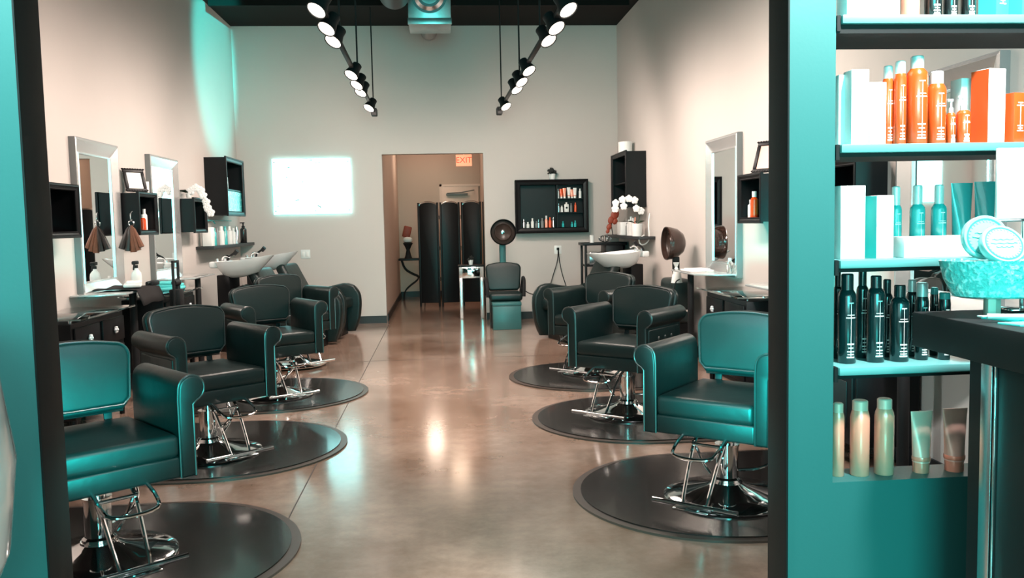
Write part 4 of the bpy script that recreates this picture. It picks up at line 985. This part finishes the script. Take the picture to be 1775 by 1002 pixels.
MB().cyl((0, -.06, .05), (0, .04, .05), .022, .032).build('barrel', M['blackmat'], hdry); MB().box((0, .02, .0), (.024, .03, .09), .006).build('handle', M['blackmat'], hdry)
tw = MB().box((0, 0, .015), (.24, .30, .03), .012, seg=3).box((0, .01, .042), (.22, .27, .026), .011, seg=3).box((0, 0, .066), (.19, .24, .022), .010, seg=3).build('towel_stack', M['aquacloth'], None, (XL+.21, 8.12, .797)); tag(tw, 'bright aqua towels stacked before the aqua mirror', 'towel')
# right side
tag(MB().box((0, 0, .006), (.20, .30, .012), .004).box((.01, .02, .016), (.17, .2, .008), .003).build('magazine', M['carton'], None, (XR-.20, 7.60, .882), .1), 'white magazine on the right styling shelf', 'magazine')
bottle((XR-.06, 7.12, .882), .05, .13, M['glass'], M['cap'], .2, 'small clear bottle on the right styling shelf at the mirror foot', prints=False)
tag(MB().tube([(XR-.33, 7.70, .80), (XR-.36, 7.74, .78), (XR-.38, 7.76, .6), (XR-.36, 7.72, .35), (XR-.34, 7.66, .1), (XR-.30, 7.5, .01)], .006, smooth=2).build('power_cord', M['blackmat']), 'black cord hanging from the right styling shelf post', 'cord')
# utility rack (right back corner)
rk = thing('utility_rack', 'black utility rack in the right back corner', 'rack', (2.14, 11.50, 0))
MB().bx(-.29, .30, -.20, .20, 1.02, 1.055, .003).build('top', M['black'], rk)
for x in (-.25, .26):
    for y in (-.17, .17): MB().box((x, y, .51), (.03, .03, 1.02), .002).build('post', M['black'], rk)
for z in (.40, .75): MB().bx(-.25, .26, -.17, .17, z-.01, z+.01).build('shelf', M['black'], rk)
MB().bx(.02, .27, -.185, .185, .76, 1.02, .003).build('side_box', M['black'], rk)
tag(MB().bx(2.14-.20, 2.14+.0, 11.36, 11.62, .76, .93, .01).build('appliance', M['steel']), 'silver appliance on the upper shelf of the utility rack', 'appliance')
tag(MB().lathe([(0, 0), (.03, 0), (.03, .10), (0, .10)], seg=16).build('candle', M['white'], None, (1.99, 11.42, 1.055)), 'white pillar candle on the utility rack', 'candle')
wi = MB()
for i in range(9):
    a = PI*i/9; wi.tube([(.09*math.cos(q*PI/8)*math.cos(a), .06*math.cos(q*PI/8)*math.sin(a), .05+.045*math.sin(q*PI/8)) for q in range(17)], .004, seg=5, closed=False)
wi.build('wire_basket', M['steel'], None, (2.17, 11.42, 1.055)); tag(bpy.data.objects['wire_basket'], 'dark wire ball basket beside the candle on the rack', 'basket')

# ------------------------------------------------------------------ light
wd = bpy.data.worlds.new('daylight'); bpy.context.scene.world = wd; wd.use_nodes = True
bg = wd.node_tree.nodes['Background']; bg.inputs['Color'].default_value = (.60, 1, .98, 1); bg.inputs['Strength'].default_value = 2.6
for i, x in enumerate((-3.71, -1.21, 1.29, 3.71)):
    ld = bpy.data.lights.new('window_portal', 'AREA'); ld.shape = 'RECTANGLE'; ld.size = 2.4; ld.size_y = 3.1; ld.cycles.is_portal = True
    lo = bpy.data.objects.new('window_portal', ld); COL.objects.link(lo); lo.location = (x, -3.48, 1.92); lo.rotation_euler = (R(90), 0, 0)
def lamp(kind, loc, energy, col, target=None, size=.1, spot=None, blend=.5, name='lamp'):
    ld = bpy.data.lights.new(name, kind); ld.energy = energy; ld.color = col
    if kind == 'SPOT': ld.spot_size = R(spot); ld.spot_blend = blend; ld.shadow_soft_size = size
    elif kind == 'POINT': ld.shadow_soft_size = size
    lo = bpy.data.objects.new(name, ld); COL.objects.link(lo); lo.location = loc
    if target: lo.rotation_euler = (Vector(target)-Vector(loc)).to_track_quat('-Z', 'Y').to_euler()
    return lo
lamp('POINT', (.2, 13.2, 2.5), 9, (1, .72, .52), size=.15, name='hall_lamp')
lamp('POINT', (-.2, 15.2, 2.5), 16, (1, .78, .62), size=.15, name='hall_lamp')
lo = lamp('SPOT', (.55, 1.2, 3.4), 13000, (.02, 1, .92), (-2.717, 11.0, 3.35), .04, 15, .6, 'added_aqua_spot'); lo.scale = (.26, 1, 1)  # unseen spot, added for the aqua streak in the left corner

ld = bpy.data.lights.new('added_aqua_fill', 'AREA'); ld.shape = 'RECTANGLE'; ld.size = 2.2; ld.size_y = 1.5; ld.energy = 330; ld.color = (.02, 1, .93)  # extra aqua fill added inside the storefront, on top of the sky
lo = bpy.data.objects.new('added_aqua_fill', ld); COL.objects.link(lo); lo.location = (.1, -3.4, 1.75); lo.rotation_euler = (R(90), 0, 0)
lamp('SPOT', (-1.45, 1.62, 2.95), 560, (.85, 1, .98), (-1.2, 2.2, 2.05), .08, 96, .9, 'added_wash_spot')  # unseen lamp, added to wash the upper left partition
lamp('SPOT', (1.35, 1.45, 2.75), 520, (1, 1, .98), (1.4, 2.25, 1.5), .08, 120, .9, 'added_wash_spot')  # unseen lamp, added to brighten the display shelves and right partition
lamp('SPOT', (-.25, .75, .66), 3200, (.01, 1, .93), (1.47, 4.0, .72), .10, 17, .9, 'added_aqua_spot')  # unseen low spot, added to tint the front right chair aqua
lamp('SPOT', (.05, .75, .66), 1900, (.01, 1, .93), (-1.42, 3.6, .66), .10, 15, .9, 'added_aqua_spot')  # unseen low spot, likewise added for the front left chair
sc = bpy.context.scene
sc.view_settings.view_transform = 'Standard'; sc.view_settings.look = 'None'; sc.view_settings.exposure = 0; sc.view_settings.gamma = 1
sc.view_settings.use_curve_mapping = False

GROUPS = {'salon_chair': 'salon chairs along the aisle', 'floor_mat': 'half-round floor mats', 'wall_mirror': 'silver-framed station mirrors', 'box_shelf': 'black wall boxes', 'vanity_cabinet': 'black vanity cabinets',
          'styling_shelf': 'styling shelves on posts', 'shampoo_basin': 'shampoo basins', 'shampoo_chair': 'shampoo chairs', 'hood_dryer_chair': 'hood dryer chairs', 'display_shelf': 'display shelf boards', 'track_light': 'ceiling track lights',
          'round_tin': 'round tins in the bowl', 'leaflet': 'leaflets on the desk', 'wall_ledge': 'floating shelves over the basins', 'orchid': 'white orchids', 'photo_frame': 'ornate photo frames'}
for o in COL.objects:
    if o.parent or 'category' not in o or 'group' in o: continue
    n = o.name.split('.')[0]
    if n in GROUPS: o['group'] = GROUPS[n]
    elif o['category'] in ('bottle', 'tube'):
        y = o.location.y
        o['group'] = 'small bottles and tubes in the back wall cabinet' if y > YB-.1 else ('bottles on the left wall' if o.location.x < 0 else 'bottles on the right wall')
